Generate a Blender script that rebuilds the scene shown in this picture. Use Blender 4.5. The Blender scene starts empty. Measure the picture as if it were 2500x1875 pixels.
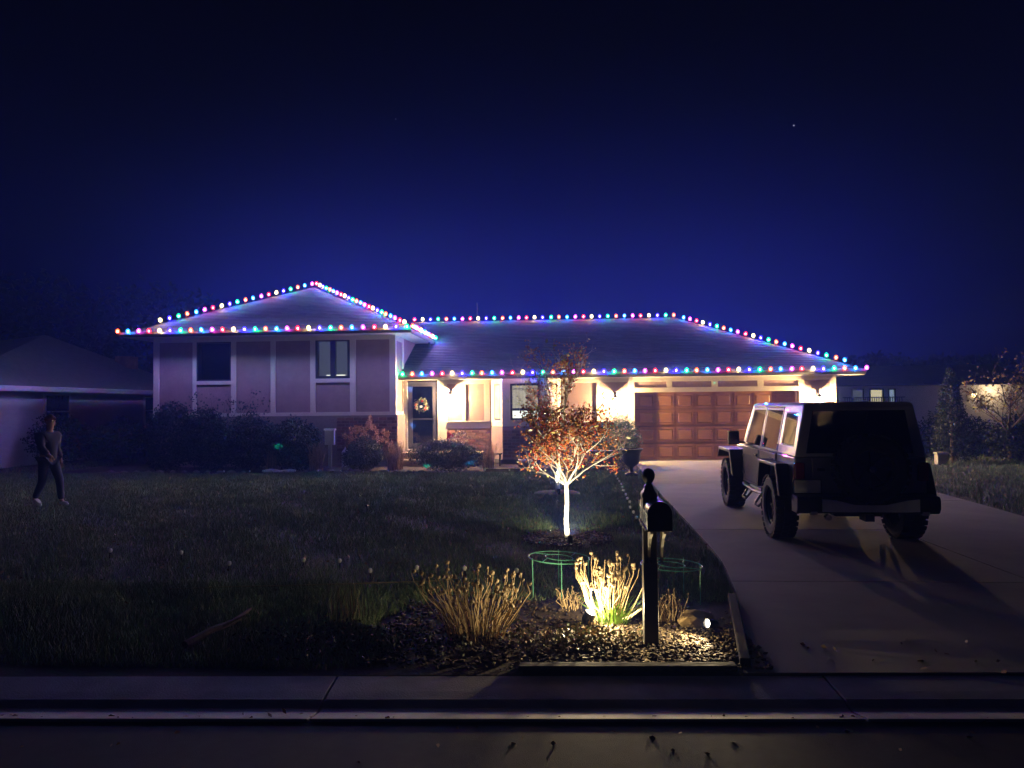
import bpy, bmesh, math, random
import numpy as np
from mathutils import Vector, Matrix, Euler

S = bpy.context.scene
COL = S.collection
R = math.radians
rng = random.Random(7)

# ------------------------------------------------------------------ camera
cam_d = bpy.data.cameras.new('camera')
cam_d.sensor_width = 36.0
cam_d.lens = 25.92
cam_d.clip_start = 0.05
cam_d.clip_end = 3000
cam = bpy.data.objects.new('camera', cam_d)
COL.objects.link(cam)
yaw, pitch, roll = R(3.75), R(1.65), R(0.6)
fw = Vector((-math.sin(yaw) * math.cos(pitch), math.cos(yaw) * math.cos(pitch), math.sin(pitch)))
rt = Vector((math.cos(yaw), math.sin(yaw), 0))
up = rt.cross(fw)
rt2 = rt * math.cos(roll) - up * math.sin(roll)
up2 = up * math.cos(roll) + rt * math.sin(roll)
M4 = Matrix((rt2, up2, -fw)).transposed().to_4x4()
M4.translation = Vector((0, 0, 1.75))
cam.matrix_world = M4
S.camera = cam

# ------------------------------------------------------------------ night sky
W = bpy.data.worlds.new('World')
S.world = W
W.use_nodes = True
nt = W.node_tree
nt.nodes.clear()
def N(t, ty, **kw):
    n = t.nodes.new(ty)
    for k, v in kw.items():
        setattr(n, k, v)
    return n
wo = N(nt, 'ShaderNodeOutputWorld')
bg = N(nt, 'ShaderNodeBackground')
tc = N(nt, 'ShaderNodeTexCoord')
sky = N(nt, 'ShaderNodeTexSky', sky_type='NISHITA')
sky.sun_disc = False
sky.sun_elevation = R(-7.0)
sky.sun_rotation = R(0)
sx = N(nt, 'ShaderNodeSeparateXYZ')
nt.links.new(tc.outputs['Generated'], sx.inputs[0])
ramp = N(nt, 'ShaderNodeValToRGB')
els = ramp.color_ramp.elements
SKY = [(0.0, (0.0042, 0.0050, 0.100)), (0.10, (0.0038, 0.0046, 0.100)), (0.17, (0.0020, 0.0026, 0.068)), (0.26, (0.0008, 0.0010, 0.034)),
       (0.37, (0.0002, 0.0003, 0.010)), (0.46, (0.0001, 0.0001, 0.0015)), (0.8, (0.0001, 0.0001, 0.0006))]
els[0].position = SKY[0][0]; els[0].color = (*SKY[0][1], 1)
els[1].position = SKY[-1][0]; els[1].color = (*SKY[-1][1], 1)
for p, c in SKY[1:-1]:
    e = els.new(p); e.color = (*c, 1)
nt.links.new(sx.outputs['Z'], ramp.inputs[0])
# bulb glow and lens vignette put into the sky: bright behind house, fading sideways
dp = N(nt, 'ShaderNodeVectorMath', operation='DOT_PRODUCT')
dp.inputs[1].default_value = (-0.02, 1.0, 0.0)
nt.links.new(tc.outputs['Generated'], dp.inputs[0])
mr = N(nt, 'ShaderNodeMapRange', interpolation_type='SMOOTHERSTEP')
mr.inputs['From Min'].default_value = 0.79
mr.inputs['From Max'].default_value = 1.0
mr.inputs['To Min'].default_value = 0.05
mr.inputs['To Max'].default_value = 1.0
nt.links.new(dp.outputs['Value'], mr.inputs['Value'])
mm = N(nt, 'ShaderNodeVectorMath', operation='SCALE')
nt.links.new(ramp.outputs[0], mm.inputs[0])
nt.links.new(mr.outputs[0], mm.inputs['Scale'])
sk = N(nt, 'ShaderNodeVectorMath', operation='SCALE')
sk.inputs['Scale'].default_value = 0.004
nt.links.new(sky.outputs[0], sk.inputs[0])
ad = N(nt, 'ShaderNodeVectorMath', operation='ADD')
nt.links.new(mm.outputs[0], ad.inputs[0])
nt.links.new(sk.outputs[0], ad.inputs[1])
nt.links.new(ad.outputs[0], bg.inputs[0])
bg.inputs[1].default_value = SKY_STRENGTH = 1.0
nt.links.new(bg.outputs[0], wo.inputs[0])

S.view_settings.view_transform = 'Standard'
S.view_settings.look = 'None'
S.view_settings.exposure = 0.4
S.view_settings.gamma = 1.0
S.view_settings.use_curve_mapping = False
S.render.engine = 'CYCLES'
S.cycles.use_denoising = True
S.cycles.max_bounces = 6
S.cycles.diffuse_bounces = 3
S.cycles.glossy_bounces = 3
S.cycles.transmission_bounces = 4
S.cycles.volume_bounces = 0
S.cycles.transparent_max_bounces = 8
S.cycles.caustics_reflective = False
S.cycles.caustics_refractive = False
S.cycles.sample_clamp_indirect = 4.0

LED_W = 15.0
PORCH_W = 620.0
HAZE = 0.0065

# ------------------------------------------------------------------ materials
MATS = {}
def mat(name, col, rough=0.7, metal=0.0, var=0.25, scale=8.0, bump=0.0, bscale=40.0, spec=0.5, col2=None, coat=0.0, stretch=None):
    if name in MATS:
        return MATS[name]
    m = bpy.data.materials.new(name)
    m.use_nodes = True
    t = m.node_tree
    b = t.nodes['Principled BSDF']
    b.inputs['Roughness'].default_value = rough
    b.inputs['Metallic'].default_value = metal
    b.inputs['Specular IOR Level'].default_value = spec
    b.inputs['Coat Weight'].default_value = coat
    co = N(t, 'ShaderNodeTexCoord')
    mp = N(t, 'ShaderNodeMapping')
    if stretch:
        mp.inputs['Scale'].default_value = stretch
    t.links.new(co.outputs['Object'], mp.inputs[0])
    no = N(t, 'ShaderNodeTexNoise')
    no.inputs['Scale'].default_value = scale
    no.inputs['Detail'].default_value = 5
    no.inputs['Roughness'].default_value = 0.6
    t.links.new(mp.outputs[0], no.inputs['Vector'])
    rp = N(t, 'ShaderNodeValToRGB')
    rp.color_ramp.elements[0].position = 0.3
    rp.color_ramp.elements[1].position = 0.7
    a = tuple(max(0, c * (1 - var)) for c in col)
    z = tuple(min(1, c * (1 + var)) for c in (col2 or col))
    rp.color_ramp.elements[0].color = (*a, 1)
    rp.color_ramp.elements[1].color = (*z, 1)
    t.links.new(no.outputs[0], rp.inputs[0])
    t.links.new(rp.outputs[0], b.inputs['Base Color'])
    if bump:
        n2 = N(t, 'ShaderNodeTexNoise')
        n2.inputs['Scale'].default_value = bscale
        n2.inputs['Detail'].default_value = 4
        t.links.new(mp.outputs[0], n2.inputs['Vector'])
        bp = N(t, 'ShaderNodeBump')
        bp.inputs['Strength'].default_value = bump
        bp.inputs['Distance'].default_value = 0.01
        t.links.new(n2.outputs[0], bp.inputs['Height'])
        t.links.new(bp.outputs[0], b.inputs['Normal'])
    MATS[name] = m
    return m

def emat(name, col, strength, tex=None):
    m = bpy.data.materials.new(name)
    m.use_nodes = True
    t = m.node_tree
    b = t.nodes['Principled BSDF']
    b.inputs['Base Color'].default_value = (*[c * 0.5 for c in col], 1)
    b.inputs['Emission Color'].default_value = (*col, 1)
    b.inputs['Emission Strength'].default_value = strength
    MATS[name] = m
    return m

def glassmat(name, tint, rough=0.03, refl=1.0, clear=0.75):
    """thin window glass: a sheet that reflects at the rate of its Fresnel term and lets the rest through"""
    m = bpy.data.materials.new(name)
    m.use_nodes = True
    t = m.node_tree
    t.nodes.clear()
    o = N(t, 'ShaderNodeOutputMaterial')
    fr = N(t, 'ShaderNodeFresnel'); fr.inputs[0].default_value = 1.5
    gl = N(t, 'ShaderNodeBsdfGlossy'); gl.inputs['Roughness'].default_value = rough
    gl.inputs['Color'].default_value = (refl, refl, refl, 1)
    tr = N(t, 'ShaderNodeBsdfTransparent'); tr.inputs[0].default_value = (*[c * clear for c in tint], 1)
    mx = N(t, 'ShaderNodeMixShader')
    mu = N(t, 'ShaderNodeMath', operation='MULTIPLY_ADD'); mu.inputs[1].default_value = 1.0; mu.inputs[2].default_value = 0.04
    t.links.new(fr.outputs[0], mu.inputs[0])
    t.links.new(mu.outputs[0], mx.inputs[0])
    t.links.new(tr.outputs[0], mx.inputs[1])
    t.links.new(gl.outputs[0], mx.inputs[2])
    t.links.new(mx.outputs[0], o.inputs[0])
    MATS[name] = m
    return m

def bulbmat(name, col, em):
    """coloured translucent bulb shell round a lit diode"""
    m = bpy.data.materials.new(name)
    m.use_nodes = True
    t = m.node_tree
    t.nodes.clear()
    o = N(t, 'ShaderNodeOutputMaterial')
    e = N(t, 'ShaderNodeEmission'); e.inputs[0].default_value = (*col, 1); e.inputs[1].default_value = em
    tr = N(t, 'ShaderNodeBsdfTransparent'); tr.inputs[0].default_value = (*[0.35 + 0.65 * c for c in col], 1)
    a = N(t, 'ShaderNodeAddShader')
    t.links.new(e.outputs[0], a.inputs[0]); t.links.new(tr.outputs[0], a.inputs[1])
    t.links.new(a.outputs[0], o.inputs[0])
    m.cycles.emission_sampling = 'NONE'
    return m

# ------------------------------------------------------------------ mesh helpers
class MB:
    def __init__(self):
        self.v = []; self.f = []; self.mi = []
    def add(self, vs, fs, mi=0):
        o = len(self.v)
        self.v.extend([tuple(p) for p in vs])
        self.f.extend([tuple(i + o for i in f) for f in fs])
        self.mi.extend([mi] * len(fs))
        return self
    def box(self, x0, x1, y0, y1, z0, z1, mi=0, m=None):
        vs = [(x, y, z) for z in (z0, z1) for y in (y0, y1) for x in (x0, x1)]
        if m: vs = [m @ Vector(p) for p in vs]
        return self.add(vs, [(0, 2, 3, 1), (4, 5, 7, 6), (0, 1, 5, 4), (2, 6, 7, 3), (0, 4, 6, 2), (1, 3, 7, 5)], mi)
    def cbox(self, c, s, rot=None, mi=0):
        m = Matrix.Translation(c) @ ((rot or Matrix.Identity(3)).to_4x4())
        return self.box(-s[0] / 2, s[0] / 2, -s[1] / 2, s[1] / 2, -s[2] / 2, s[2] / 2, mi, m)
    def tube(self, pts, r, n=6, mi=0, cap=True):
        pts = [Vector(p) for p in pts]
        rs = r if hasattr(r, '__len__') else [r] * len(pts)
        vs = []; fs = []
        prev = None
        for i, p in enumerate(pts):
            d = (pts[min(i + 1, len(pts) - 1)] - pts[max(i - 1, 0)])
            if d.length < 1e-9: d = Vector((0, 0, 1))
            d.normalize()
            if prev is None:
                a = d.cross(Vector((0, 0, 1)))
                if a.length < 1e-3: a = d.cross(Vector((1, 0, 0)))
            else:
                a = prev - d * prev.dot(d)
                if a.length < 1e-4: a = d.cross(Vector((0.3, 1, 0.2)))
            a.normalize(); prev = a
            b = d.cross(a)
            for k in range(n):
                t = 2 * math.pi * k / n
                vs.append(p + (a * math.cos(t) + b * math.sin(t)) * rs[i])
        for i in range(len(pts) - 1):
            for k in range(n):
                fs.append((i * n + k, i * n + (k + 1) % n, (i + 1) * n + (k + 1) % n, (i + 1) * n + k))
        if cap:
            fs.append(tuple(range(n - 1, -1, -1)))
            fs.append(tuple((len(pts) - 1) * n + k for k in range(n)))
        return self.add(vs, fs, mi)
    def lathe(self, prof, n=16, c=(0, 0, 0), m=None, mi=0, cap=True):
        vs = []; fs = []
        for r, z in prof:
            for k in range(n):
                t = 2 * math.pi * k / n
                p = Vector((r * math.cos(t), r * math.sin(t), z))
                if m: p = m @ p
                vs.append(p + Vector(c))
        for i in range(len(prof) - 1):
            for k in range(n):
                fs.append((i * n + k, i * n + (k + 1) % n, (i + 1) * n + (k + 1) % n, (i + 1) * n + k))
        if cap:
            fs.append(tuple(range(n - 1, -1, -1)))
            fs.append(tuple((len(prof) - 1) * n + k for k in range(n)))
        return self.add(vs, fs, mi)
    def prism(self, poly, axis, a, b, mi=0):
        """polygon in the plane across axis, extruded from a to b"""
        def P(u, v, w):
            return {'x': (w, u, v), 'y': (u, w, v), 'z': (u, v, w)}[axis]
        n = len(poly)
        vs = [P(u, v, a) for u, v in poly] + [P(u, v, b) for u, v in poly]
        fs = [tuple(range(n))[::-1], tuple(range(n, 2 * n))] + [(i, (i + 1) % n, n + (i + 1) % n, n + i) for i in range(n)]
        return self.add(vs, fs, mi)
    def ico(self, c, r, mi=0, sub=1, sc=(1, 1, 1), noise=0.0, rg=None):
        bm = bmesh.new()
        bmesh.ops.create_icosphere(bm, subdivisions=sub, radius=1)
        vs = []
        for v in bm.verts:
            k = 1 + (rg.uniform(-noise, noise) if noise else 0)
            vs.append((c[0] + v.co.x * r * sc[0] * k, c[1] + v.co.y * r * sc[1] * k, c[2] + v.co.z * r * sc[2] * k))
        bm.verts.ensure_lookup_table()
        fs = [tuple(v.index for v in f.verts) for f in bm.faces]
        bm.free()
        return self.add(vs, fs, mi)
    def mesh(self, name, mats, smooth=False, fix=True):
        me = bpy.data.meshes.new(name)
        me.from_pydata(self.v, [], self.f)
        for m in (mats if isinstance(mats, (list, tuple)) else [mats]):
            me.materials.append(m)
        if len(set(self.mi)) > 1:
            me.polygons.foreach_set('material_index', self.mi)
        if fix:
            bm = bmesh.new(); bm.from_mesh(me)
            bmesh.ops.recalc_face_normals(bm, faces=bm.faces)
            bm.to_mesh(me); bm.free()
        if smooth:
            me.polygons.foreach_set('use_smooth', [True] * len(me.polygons))
            try: me.set_sharp_from_angle(angle=R(38))
            except Exception: pass
        me.update()
        return me
    def obj(self, name, mats, parent=None, smooth=False, loc=None, rot=None, fix=True, bevel=0.0, kind=None):
        o = bpy.data.objects.new(name, self.mesh(name, mats, smooth, fix))
        COL.objects.link(o)
        if parent: o.parent = parent
        if loc: o.location = loc
        if rot: o.rotation_euler = rot
        if bevel:
            md = o.modifiers.new('bevel', 'BEVEL'); md.width = bevel; md.segments = 2; md.limit_method = 'ANGLE'
        if kind: o['kind'] = kind
        return o

def inst(name, me, parent=None, loc=(0, 0, 0), rot=(0, 0, 0), sc=(1, 1, 1)):
    o = bpy.data.objects.new(name, me)
    COL.objects.link(o)
    if parent: o.parent = parent
    o.location = loc; o.rotation_euler = rot; o.scale = sc
    return o

def tag(o, label, cat, group=None):
    o['label'] = label; o['category'] = cat
    if group: o['group'] = group
    return o

def thing(name, label, cat, loc=(0, 0, 0), rz=0.0, group=None):
    o = bpy.data.objects.new(name, None)
    o.empty_display_size = 0.2
    COL.objects.link(o)
    o.location = loc; o.rotation_euler = (0, 0, rz)
    return tag(o, label, cat, group)

ORD = ('first second third fourth fifth sixth seventh eighth ninth tenth eleventh twelfth thirteenth fourteenth fifteenth sixteenth '
       'seventeenth eighteenth nineteenth twentieth twenty-first twenty-second twenty-third twenty-fourth twenty-fifth twenty-sixth').split()

def struct(o):
    o['kind'] = 'structure'
    return o

def copy_tree(o, parent=None):
    c = o.copy(); COL.objects.link(c)
    if parent: c.parent = parent
    for ch in list(o.children):
        copy_tree(ch, c)
    return c

def lamp(name, kind, loc, energy, color, parent=None, radius=0.03, **kw):
    l = bpy.data.lights.new(name, kind)
    l.energy = energy; l.color = color
    if kind in ('POINT', 'SPOT'): l.shadow_soft_size = radius
    for k, v in kw.items(): setattr(l, k, v)
    o = bpy.data.objects.new(name, l)
    COL.objects.link(o)
    if parent: o.parent = parent
    o.location = loc
    return o

def soup(name, V, F, mats, mi=None, parent=None, kind=None, smooth=False):
    """numpy triangle/quad soup -> object"""
    me = bpy.data.meshes.new(name)
    V = np.asarray(V, np.float32); F = np.asarray(F, np.int32)
    k = F.shape[1]
    me.vertices.add(len(V)); me.vertices.foreach_set('co', V.ravel())
    me.loops.add(F.size); me.loops.foreach_set('vertex_index', F.ravel())
    me.polygons.add(len(F))
    me.polygons.foreach_set('loop_start', np.arange(0, F.size, k, dtype=np.int32))
    me.polygons.foreach_set('loop_total', np.full(len(F), k, np.int32))
    for m in (mats if isinstance(mats, (list, tuple)) else [mats]): me.materials.append(m)
    if mi is not None: me.polygons.foreach_set('material_index', np.asarray(mi, np.int32))
    if smooth: me.polygons.foreach_set('use_smooth', np.ones(len(F), bool))
    me.update(calc_edges=True)
    o = bpy.data.objects.new(name, me)
    COL.objects.link(o)
    if parent: o.parent = parent
    if kind: o['kind'] = kind
    return o

def leaf_soup(P, size, nr, aspect=0.55, flat=0.0):
    """diamond leaves at points P: returns V, F (quads)"""
    n = len(P)
    d = nr.normal(size=(n, 3)); d[:, 2] *= (1 - flat); d /= np.linalg.norm(d, axis=1)[:, None]
    e = nr.normal(size=(n, 3)); e -= d * (e * d).sum(1)[:, None]; e /= np.linalg.norm(e, axis=1)[:, None]
    s = (size * nr.uniform(0.6, 1.3, n))[:, None]
    V = np.stack([P, P + d * s * .5 + e * s * aspect * .5, P + d * s, P + d * s * .5 - e * s * aspect * .5], 1).reshape(-1, 3)
    F = np.arange(4 * n).reshape(n, 4)
    return V, F

# ------------------------------------------------------------------ common materials
m_mauve = mat('mauve_stucco', (0.31, 0.205, 0.195), 0.85, var=0.10, scale=5, bump=0.5, bscale=60)
m_cream = mat('cream_trim_paint', (0.62, 0.55, 0.46), 0.6, var=0.06, scale=3, bump=0.12, bscale=90, stretch=(1, 1, 0.2))
m_fascia = mat('grey_fascia_paint', (0.06, 0.058, 0.062), 0.45, var=0.08, scale=3)
m_soffit = mat('white_soffit_paint', (0.62, 0.58, 0.54), 0.6, var=0.05, scale=4)
m_brick = mat('brown_brick', (0.20, 0.095, 0.065), 0.85, var=0.35, scale=3.1, bump=0.6, bscale=80, col2=(0.26, 0.15, 0.11))
m_mortar = mat('mortar', (0.24, 0.19, 0.16), 0.95, var=0.15, scale=20, bump=0.4)
m_frame = mat('dark_window_frame', (0.045, 0.04, 0.05), 0.35, var=0.1)
m_dkmetal = mat('black_metal', (0.02, 0.02, 0.022), 0.35, metal=0.6, var=0.1)
m_white = mat('white_paint', (0.75, 0.73, 0.70), 0.5, var=0.04)
m_door = mat('navy_door_paint', (0.06, 0.065, 0.10), 0.4, var=0.08)
m_garage = mat('brown_wood_door', (0.23, 0.10, 0.038), 0.42, var=0.28, scale=5, bump=0.25, bscale=30, stretch=(0.6, 1, 9))
m_conc = mat('driveway_concrete', (0.29, 0.265, 0.215), 0.85, var=0.14, scale=1.3, bump=0.35, bscale=90)
m_glass = glassmat('window_glass', (0.9, 0.95, 1.0))
m_dark = mat('dark_interior', (0.03, 0.03, 0.035), 0.9, var=0.2)
m_blind = mat('blind_slat', (0.5, 0.47, 0.42), 0.7, var=0.05)

def shingle_mat():
    m = mat('roof_shingles', (0.055, 0.052, 0.058), 0.9, var=0.3, scale=14, bump=0.6, bscale=160)
    t = m.node_tree
    b = t.nodes['Principled BSDF']
    geo = N(t, 'ShaderNodeTexCoord')
    sp = N(t, 'ShaderNodeSeparateXYZ'); t.links.new(geo.outputs['Object'], sp.inputs[0])
    ax = N(t, 'ShaderNodeMath', operation='ADD'); t.links.new(sp.outputs['X'], ax.inputs[0]); t.links.new(sp.outputs['Y'], ax.inputs[1])
    cb = N(t, 'ShaderNodeCombineXYZ'); t.links.new(ax.outputs[0], cb.inputs['X'])
    mz = N(t, 'ShaderNodeMath', operation='MULTIPLY'); mz.inputs[1].default_value = 1.0
    t.links.new(sp.outputs['Z'], mz.inputs[0]); t.links.new(mz.outputs[0], cb.inputs['Y'])
    br = N(t, 'ShaderNodeTexBrick')
    br.inputs['Scale'].default_value = 1.0
    br.inputs['Brick Width'].default_value = 0.3
    br.inputs['Row Height'].default_value = 0.0625
    br.inputs['Mortar Size'].default_value = 0.004
    br.inputs['Color1'].default_value = (0.65, 0.6, 0.62, 1)
    br.inputs['Color2'].default_value = (1.25, 1.2, 1.25, 1)
    br.inputs['Mortar'].default_value = (0.4, 0.4, 0.4, 1)
    t.links.new(cb.outputs[0], br.inputs['Vector'])
    src = b.inputs['Base Color'].links[0].from_socket
    mx = N(t, 'ShaderNodeVectorMath', operation='MULTIPLY')
    t.links.new(src, mx.inputs[0]); t.links.new(br.outputs[0], mx.inputs[1])
    t.links.new(mx.outputs[0], b.inputs['Base Color'])
    return m
m_shingle = shingle_mat()

# ------------------------------------------------------------------ the house
YG = 22.65; YE = 22.05; XS = -4.88; YU = 21.5; YUE = 20.9
house = thing('house', 'tan and cream split level house wrapped in coloured roofline lights', 'house', (0, 22.65, 0))
def H(mb, name, m, **kw):
    o = mb.obj(name, m, None, **kw)
    o.parent = house
    o.location = o.location - Vector(house.location)
    return o

wall = MB()
wall.box(XS, -4.73, YG, 22.85, 0, 2.55)
wall.box(-3.80, 2.24, YG, 22.85, 0, 2.55)
wall.box(2.24, 7.09, YG, 22.85, 2.1, 2.55)
wall.box(7.09, 8.22, YG, 22.85, 0, 2.55)
wall.box(8.02, 8.22, 22.85, 31.5, 0, 2.55)
wall.box(XS, 8.02, 31.3, 31.5, 0, 2.55)
H(wall, 'wall', m_mauve)
up_ = MB()
up_.box(-12.25, -11.0, YU, 31.6, 1.5, 3.87)
up_.box(-11.0, -9.75, YU, 31.6, 1.5, 2.55)
up_.box(-11.0, -9.75, 22.0, 31.6, 2.55, 3.87)
up_.box(-9.75, -7.35, YU, 31.6, 1.5, 3.87)
up_.box(-7.35, -6.13, YU, 31.6, 1.5, 2.55)
up_.box(-7.35, -6.13, 22.0, 31.6, 2.55, 3.87)
up_.box(-6.13, XS, YU, 31.6, 1.5, 3.87)
H(up_, 'upper_wall', m_mauve)
base = MB()
base.box(-12.2, -4.80, 21.45, 31.5, 0, 1.499)
H(base, 'brick_wall', m_mortar)

trims = [  # x0, x1, z0, z1 on the porch and garage wall
    (-3.76, -3.50, 0.44, 2.42), (-3.03, -2.93, 1.28, 2.42), (-2.35, -2.16, 1.28, 2.42), (-3.76, -2.16, 2.42, 2.55),
    (-3.50, -2.16, 1.05, 1.25), (0.04, 0.14, 1.24, 2.42), (1.10, 1.19, 1.24, 2.42), (2.06, 2.24, 0.0, 2.42),
    (0.04, 8.22, 2.42, 2.55), (0.04, 2.06, 1.02, 1.21), (2.24, 7.13, 2.1, 2.24), (3.22, 3.38, 2.24, 2.42),
    (4.56, 4.74, 2.24, 2.42), (5.93, 6.10, 2.24, 2.42), (7.13, 7.27, 0, 2.42), (8.07, 8.22, 0, 2.42), (7.27, 8.07, 1.02, 1.21)]
for a, b, c, d in trims:
    H(MB().box(a, b, YG - 0.045, YG + 0.001, c, d), 'trim_board', m_cream, bevel=0.004)
for a, b in ((-3.52, -2.14), (0.04, 2.06)):
    H(MB().box(a, b, YG - 0.085, YG, 1.25 if a < -3 else 1.21, 1.28 if a < -3 else 1.24), 'ledge', m_cream, bevel=0.004)
ut = [(-12.25, -12.07, 1.6, 3.74), (-11.03, -10.91, 1.6, 3.74), (-9.84, -9.69, 1.6, 3.74), (-8.63, -8.48, 1.6, 3.74), (-7.42, -7.26, 1.6, 3.74),
      (-6.22, -6.04, 1.6, 3.74), (-5.03, -4.88, 1.6, 3.74), (-12.25, -4.88, 3.74, 3.87), (-12.25, -4.88, 1.46, 1.6),
      (-10.91, -9.84, 2.46, 2.57), (-7.26, -6.22, 2.48, 2.60)]
for a, b, c, d in ut:
    H(MB().box(a, b, YU - 0.035, YU + 0.001, c, d), 'trim_board', m_cream, bevel=0.004)
# boards on the side wall of the upper block, facing the porch
for a, b, c, d in [(21.465, 21.62, 0.0, 3.87), (21.62, 22.66, 3.72, 3.87), (22.5, 22.66, 0.37, 3.72), (21.62, 22.5, 1.46, 1.6)]:
    H(MB().box(XS, XS + 0.035, a, b, c, d), 'trim_board', m_cream, bevel=0.004)
H(MB().box(XS - 0.15, XS, 21.52, YG, 0.0, 1.5), 'side_wall', m_cream)
# corner post by the door
H(MB().box(-4.84, -4.73, 22.55, 22.66, 0.37, 2.55), 'door_casing', m_cream, bevel=0.005)
H(MB().box(-3.80, -3.76, 22.58, 22.66, 0.44, 2.55), 'door_casing', m_cream, bevel=0.005)

# bricks, one by one where the photograph shows them
bmesh_brick = []
for k in range(4):
    mb = MB().cbox((0, 0, 0), (0.235, 0.05, 0.078))
    mb.v = [(x + rng.uniform(-.004, .004), y + rng.uniform(-.006, .006), z + rng.uniform(-.003, .003)) for x, y, z in mb.v]
    bm_ = mb.mesh('brick', [mat('brick_tone_%s' % 'abcd'[k], [(0.22, .10, .07), (0.15, .075, .055), (0.27, .155, .11), (0.19, .12, .095)][k], 0.85, var=.2, scale=20, bump=.6, bscale=70)])
    bmesh_brick.append(bm_)
def lay(x0, x1, z0, z1, y, skip=None):
    z = z0 + 0.044; r = 0
    while z < z1 - 0.03:
        x = x0 + 0.125 - (0.12 if r % 2 else 0)
        while x < x1 + 0.02:
            xa, xb = max(x - .1175, x0), min(x + .1175, x1)
            if xb - xa > 0.05:
                inst('brick', rng.choice(bmesh_brick), house, ((xa + xb) / 2, y - YG + rng.uniform(-.004, .004), z), (0, 0, 0), ((xb - xa) / .235, 1, 1))
            x += 0.25
        z += 0.09; r += 1
lay(-3.50, -2.17, 0.37, 1.04, YG - 0.03)
lay(-6.6, -4.80, 0.45, 1.49, 21.43)
lay(-1.72, -0.40, 0.2, 1.08, 21.93)
H(MB().box(0.04, 2.06, YG - 0.05, YG, 0, 1.02), 'brick_wall', m_brick)

# bay window
def quadwall(mb, p, q, th, z0, z1, u0=0.0, u1=1.0):
    p = Vector((*p, 0)); q = Vector((*q, 0)); d = q - p; n = Vector((d.y, -d.x, 0)).normalized()
    a = p + d * u0; b = p + d * u1
    vs = []
    for z in (z0, z1):
        for w in (Vector((0, 0, 0)), -n * th):
            for s in (a, b):
                vs.append(Vector((s.x, s.y, z)) + w)
    mb.add(vs, [(0, 2, 3, 1), (4, 5, 7, 6), (0, 1, 5, 4), (2, 6, 7, 3), (0, 4, 6, 2), (1, 3, 7, 5)])
bp_ = [(-2.15, 22.65), (-1.74, 21.95), (-0.38, 21.95), (0.03, 22.65)]
bw = MB()
for i, (u0, u1) in enumerate([(0.30, 0.85), (0.17, 0.84), (0.15, 0.70)]):
    p, q = bp_[i], bp_[i + 1]
    zt = 2.40
    quadwall(bw, p, q, 0.09, 1.12, 2.54, 0, u0)
    quadwall(bw, p, q, 0.09, 1.12, 2.54, u1, 1)
    quadwall(bw, p, q, 0.09, 1.12, 1.30, u0, u1)
    quadwall(bw, p, q, 0.09, zt, 2.54, u0, u1)
H(bw, 'bay_wall', m_cream)
bb = MB()
for i in range(3):
    quadwall(bb, bp_[i], bp_[i + 1], 0.06, 0.14, 1.12)
H(bb, 'bay_base', m_mauve)
H(MB().prism([(-2.25, 22.65), (-1.80, 21.87), (-0.32, 21.87), (0.13, 22.65)], 'z', 0.02, 0.14), 'bay_plinth', mat('dark_stone', (0.09, 0.08, 0.08), 0.9))
m_lit = emat('lit_room_warm', (1.0, 0.70, 0.40), 0.16)
m_blit = emat('lit_vertical_blind', (1.0, .84, .55), 1.0)
m_litw = emat('lit_sill_glow', (1.0, 0.93, 0.72), 2.6)
m_litdim = emat('lit_room_dim', (0.72, 0.74, 0.80), 0.10)
def window(name, x0, x1, z0, z1, y, fw_, rails=(), back=None, backdepth=0.25, label=None):
    mb = MB()
    mb.box(x0, x1, y, y + .07, z0, z0 + fw_); mb.box(x0, x1, y, y + .07, z1 - fw_, z1)
    mb.box(x0, x0 + fw_, y, y + .07, z0 + fw_, z1 - fw_); mb.box(x1 - fw_, x1, y, y + .07, z0 + fw_, z1 - fw_)
    for r in rails:
        if r[0] == 'h': mb.box(x0 + fw_, x1 - fw_, y, y + .07, r[1] - r[2] / 2, r[1] + r[2] / 2)
        else: mb.box(r[1] - r[2] / 2, r[1] + r[2] / 2, y, y + .07, z0 + fw_, z1 - fw_)
    o = H(mb, name, m_frame)
    if label: o['label'] = label
    g = MB().box(x0 + fw_, x1 - fw_, y + .03, y + .036, z0 + fw_, z1 - fw_).obj('pane', m_glass, o)
    if back:
        MB().box(x0 + .01, x1 - .01, y + backdepth, y + backdepth + .01, z0 + .01, z1 - .01).obj('room', back, o)
    return o
# bay front window: upper sash with lit vertical blind, lower sash bright
w = window('window', -1.49, -0.62, 1.31, 2.39, 21.97, 0.055, [('h', 1.62, 0.07)], None)
bl = MB()
x = -1.43
while x < -0.68:
    bl.box(x, x + 0.030, 22.06, 22.063, 1.66, 2.33); x += 0.043
bl.obj('vertical_blind', m_blit, w)
MB().box(-1.47, -0.64, 22.2, 22.21, 1.66, 2.38).obj('room', m_lit, w)
MB().box(-1.47, -0.64, 22.12, 22.13, 1.33, 1.60).obj('lower_shade', m_litw, w)
v = MB()
v.tube([(-1.43, 22.03, 2.22), (-1.2, 22.03, 2.25), (-0.95, 22.03, 2.21), (-.67, 22.03, 2.27)], .008, 4)
v.tube([(-1.43, 22.03, 2.27), (-1.15, 22.03, 2.20), (-0.9, 22.03, 2.28), (-.67, 22.03, 2.22)], .006, 4)
v.tube([(-0.95, 22.03, 2.22), (-0.85, 22.03, 2.0), (-.72, 22.03, 1.75)], .006, 4)
v.obj('twig_garland', mat('dry_twig', (.10, .06, .04), .9), w)
hrt = MB()
hp = []
for k in range(24):
    t = 2 * math.pi * k / 24
    hp.append((-0.99 + 0.0045 * 16 * math.sin(t) ** 3 * .9, 1.97 + 0.0045 * (13 * math.cos(t) - 5 * math.cos(2 * t) - 2 * math.cos(3 * t) - math.cos(4 * t)) * .8))
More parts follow.
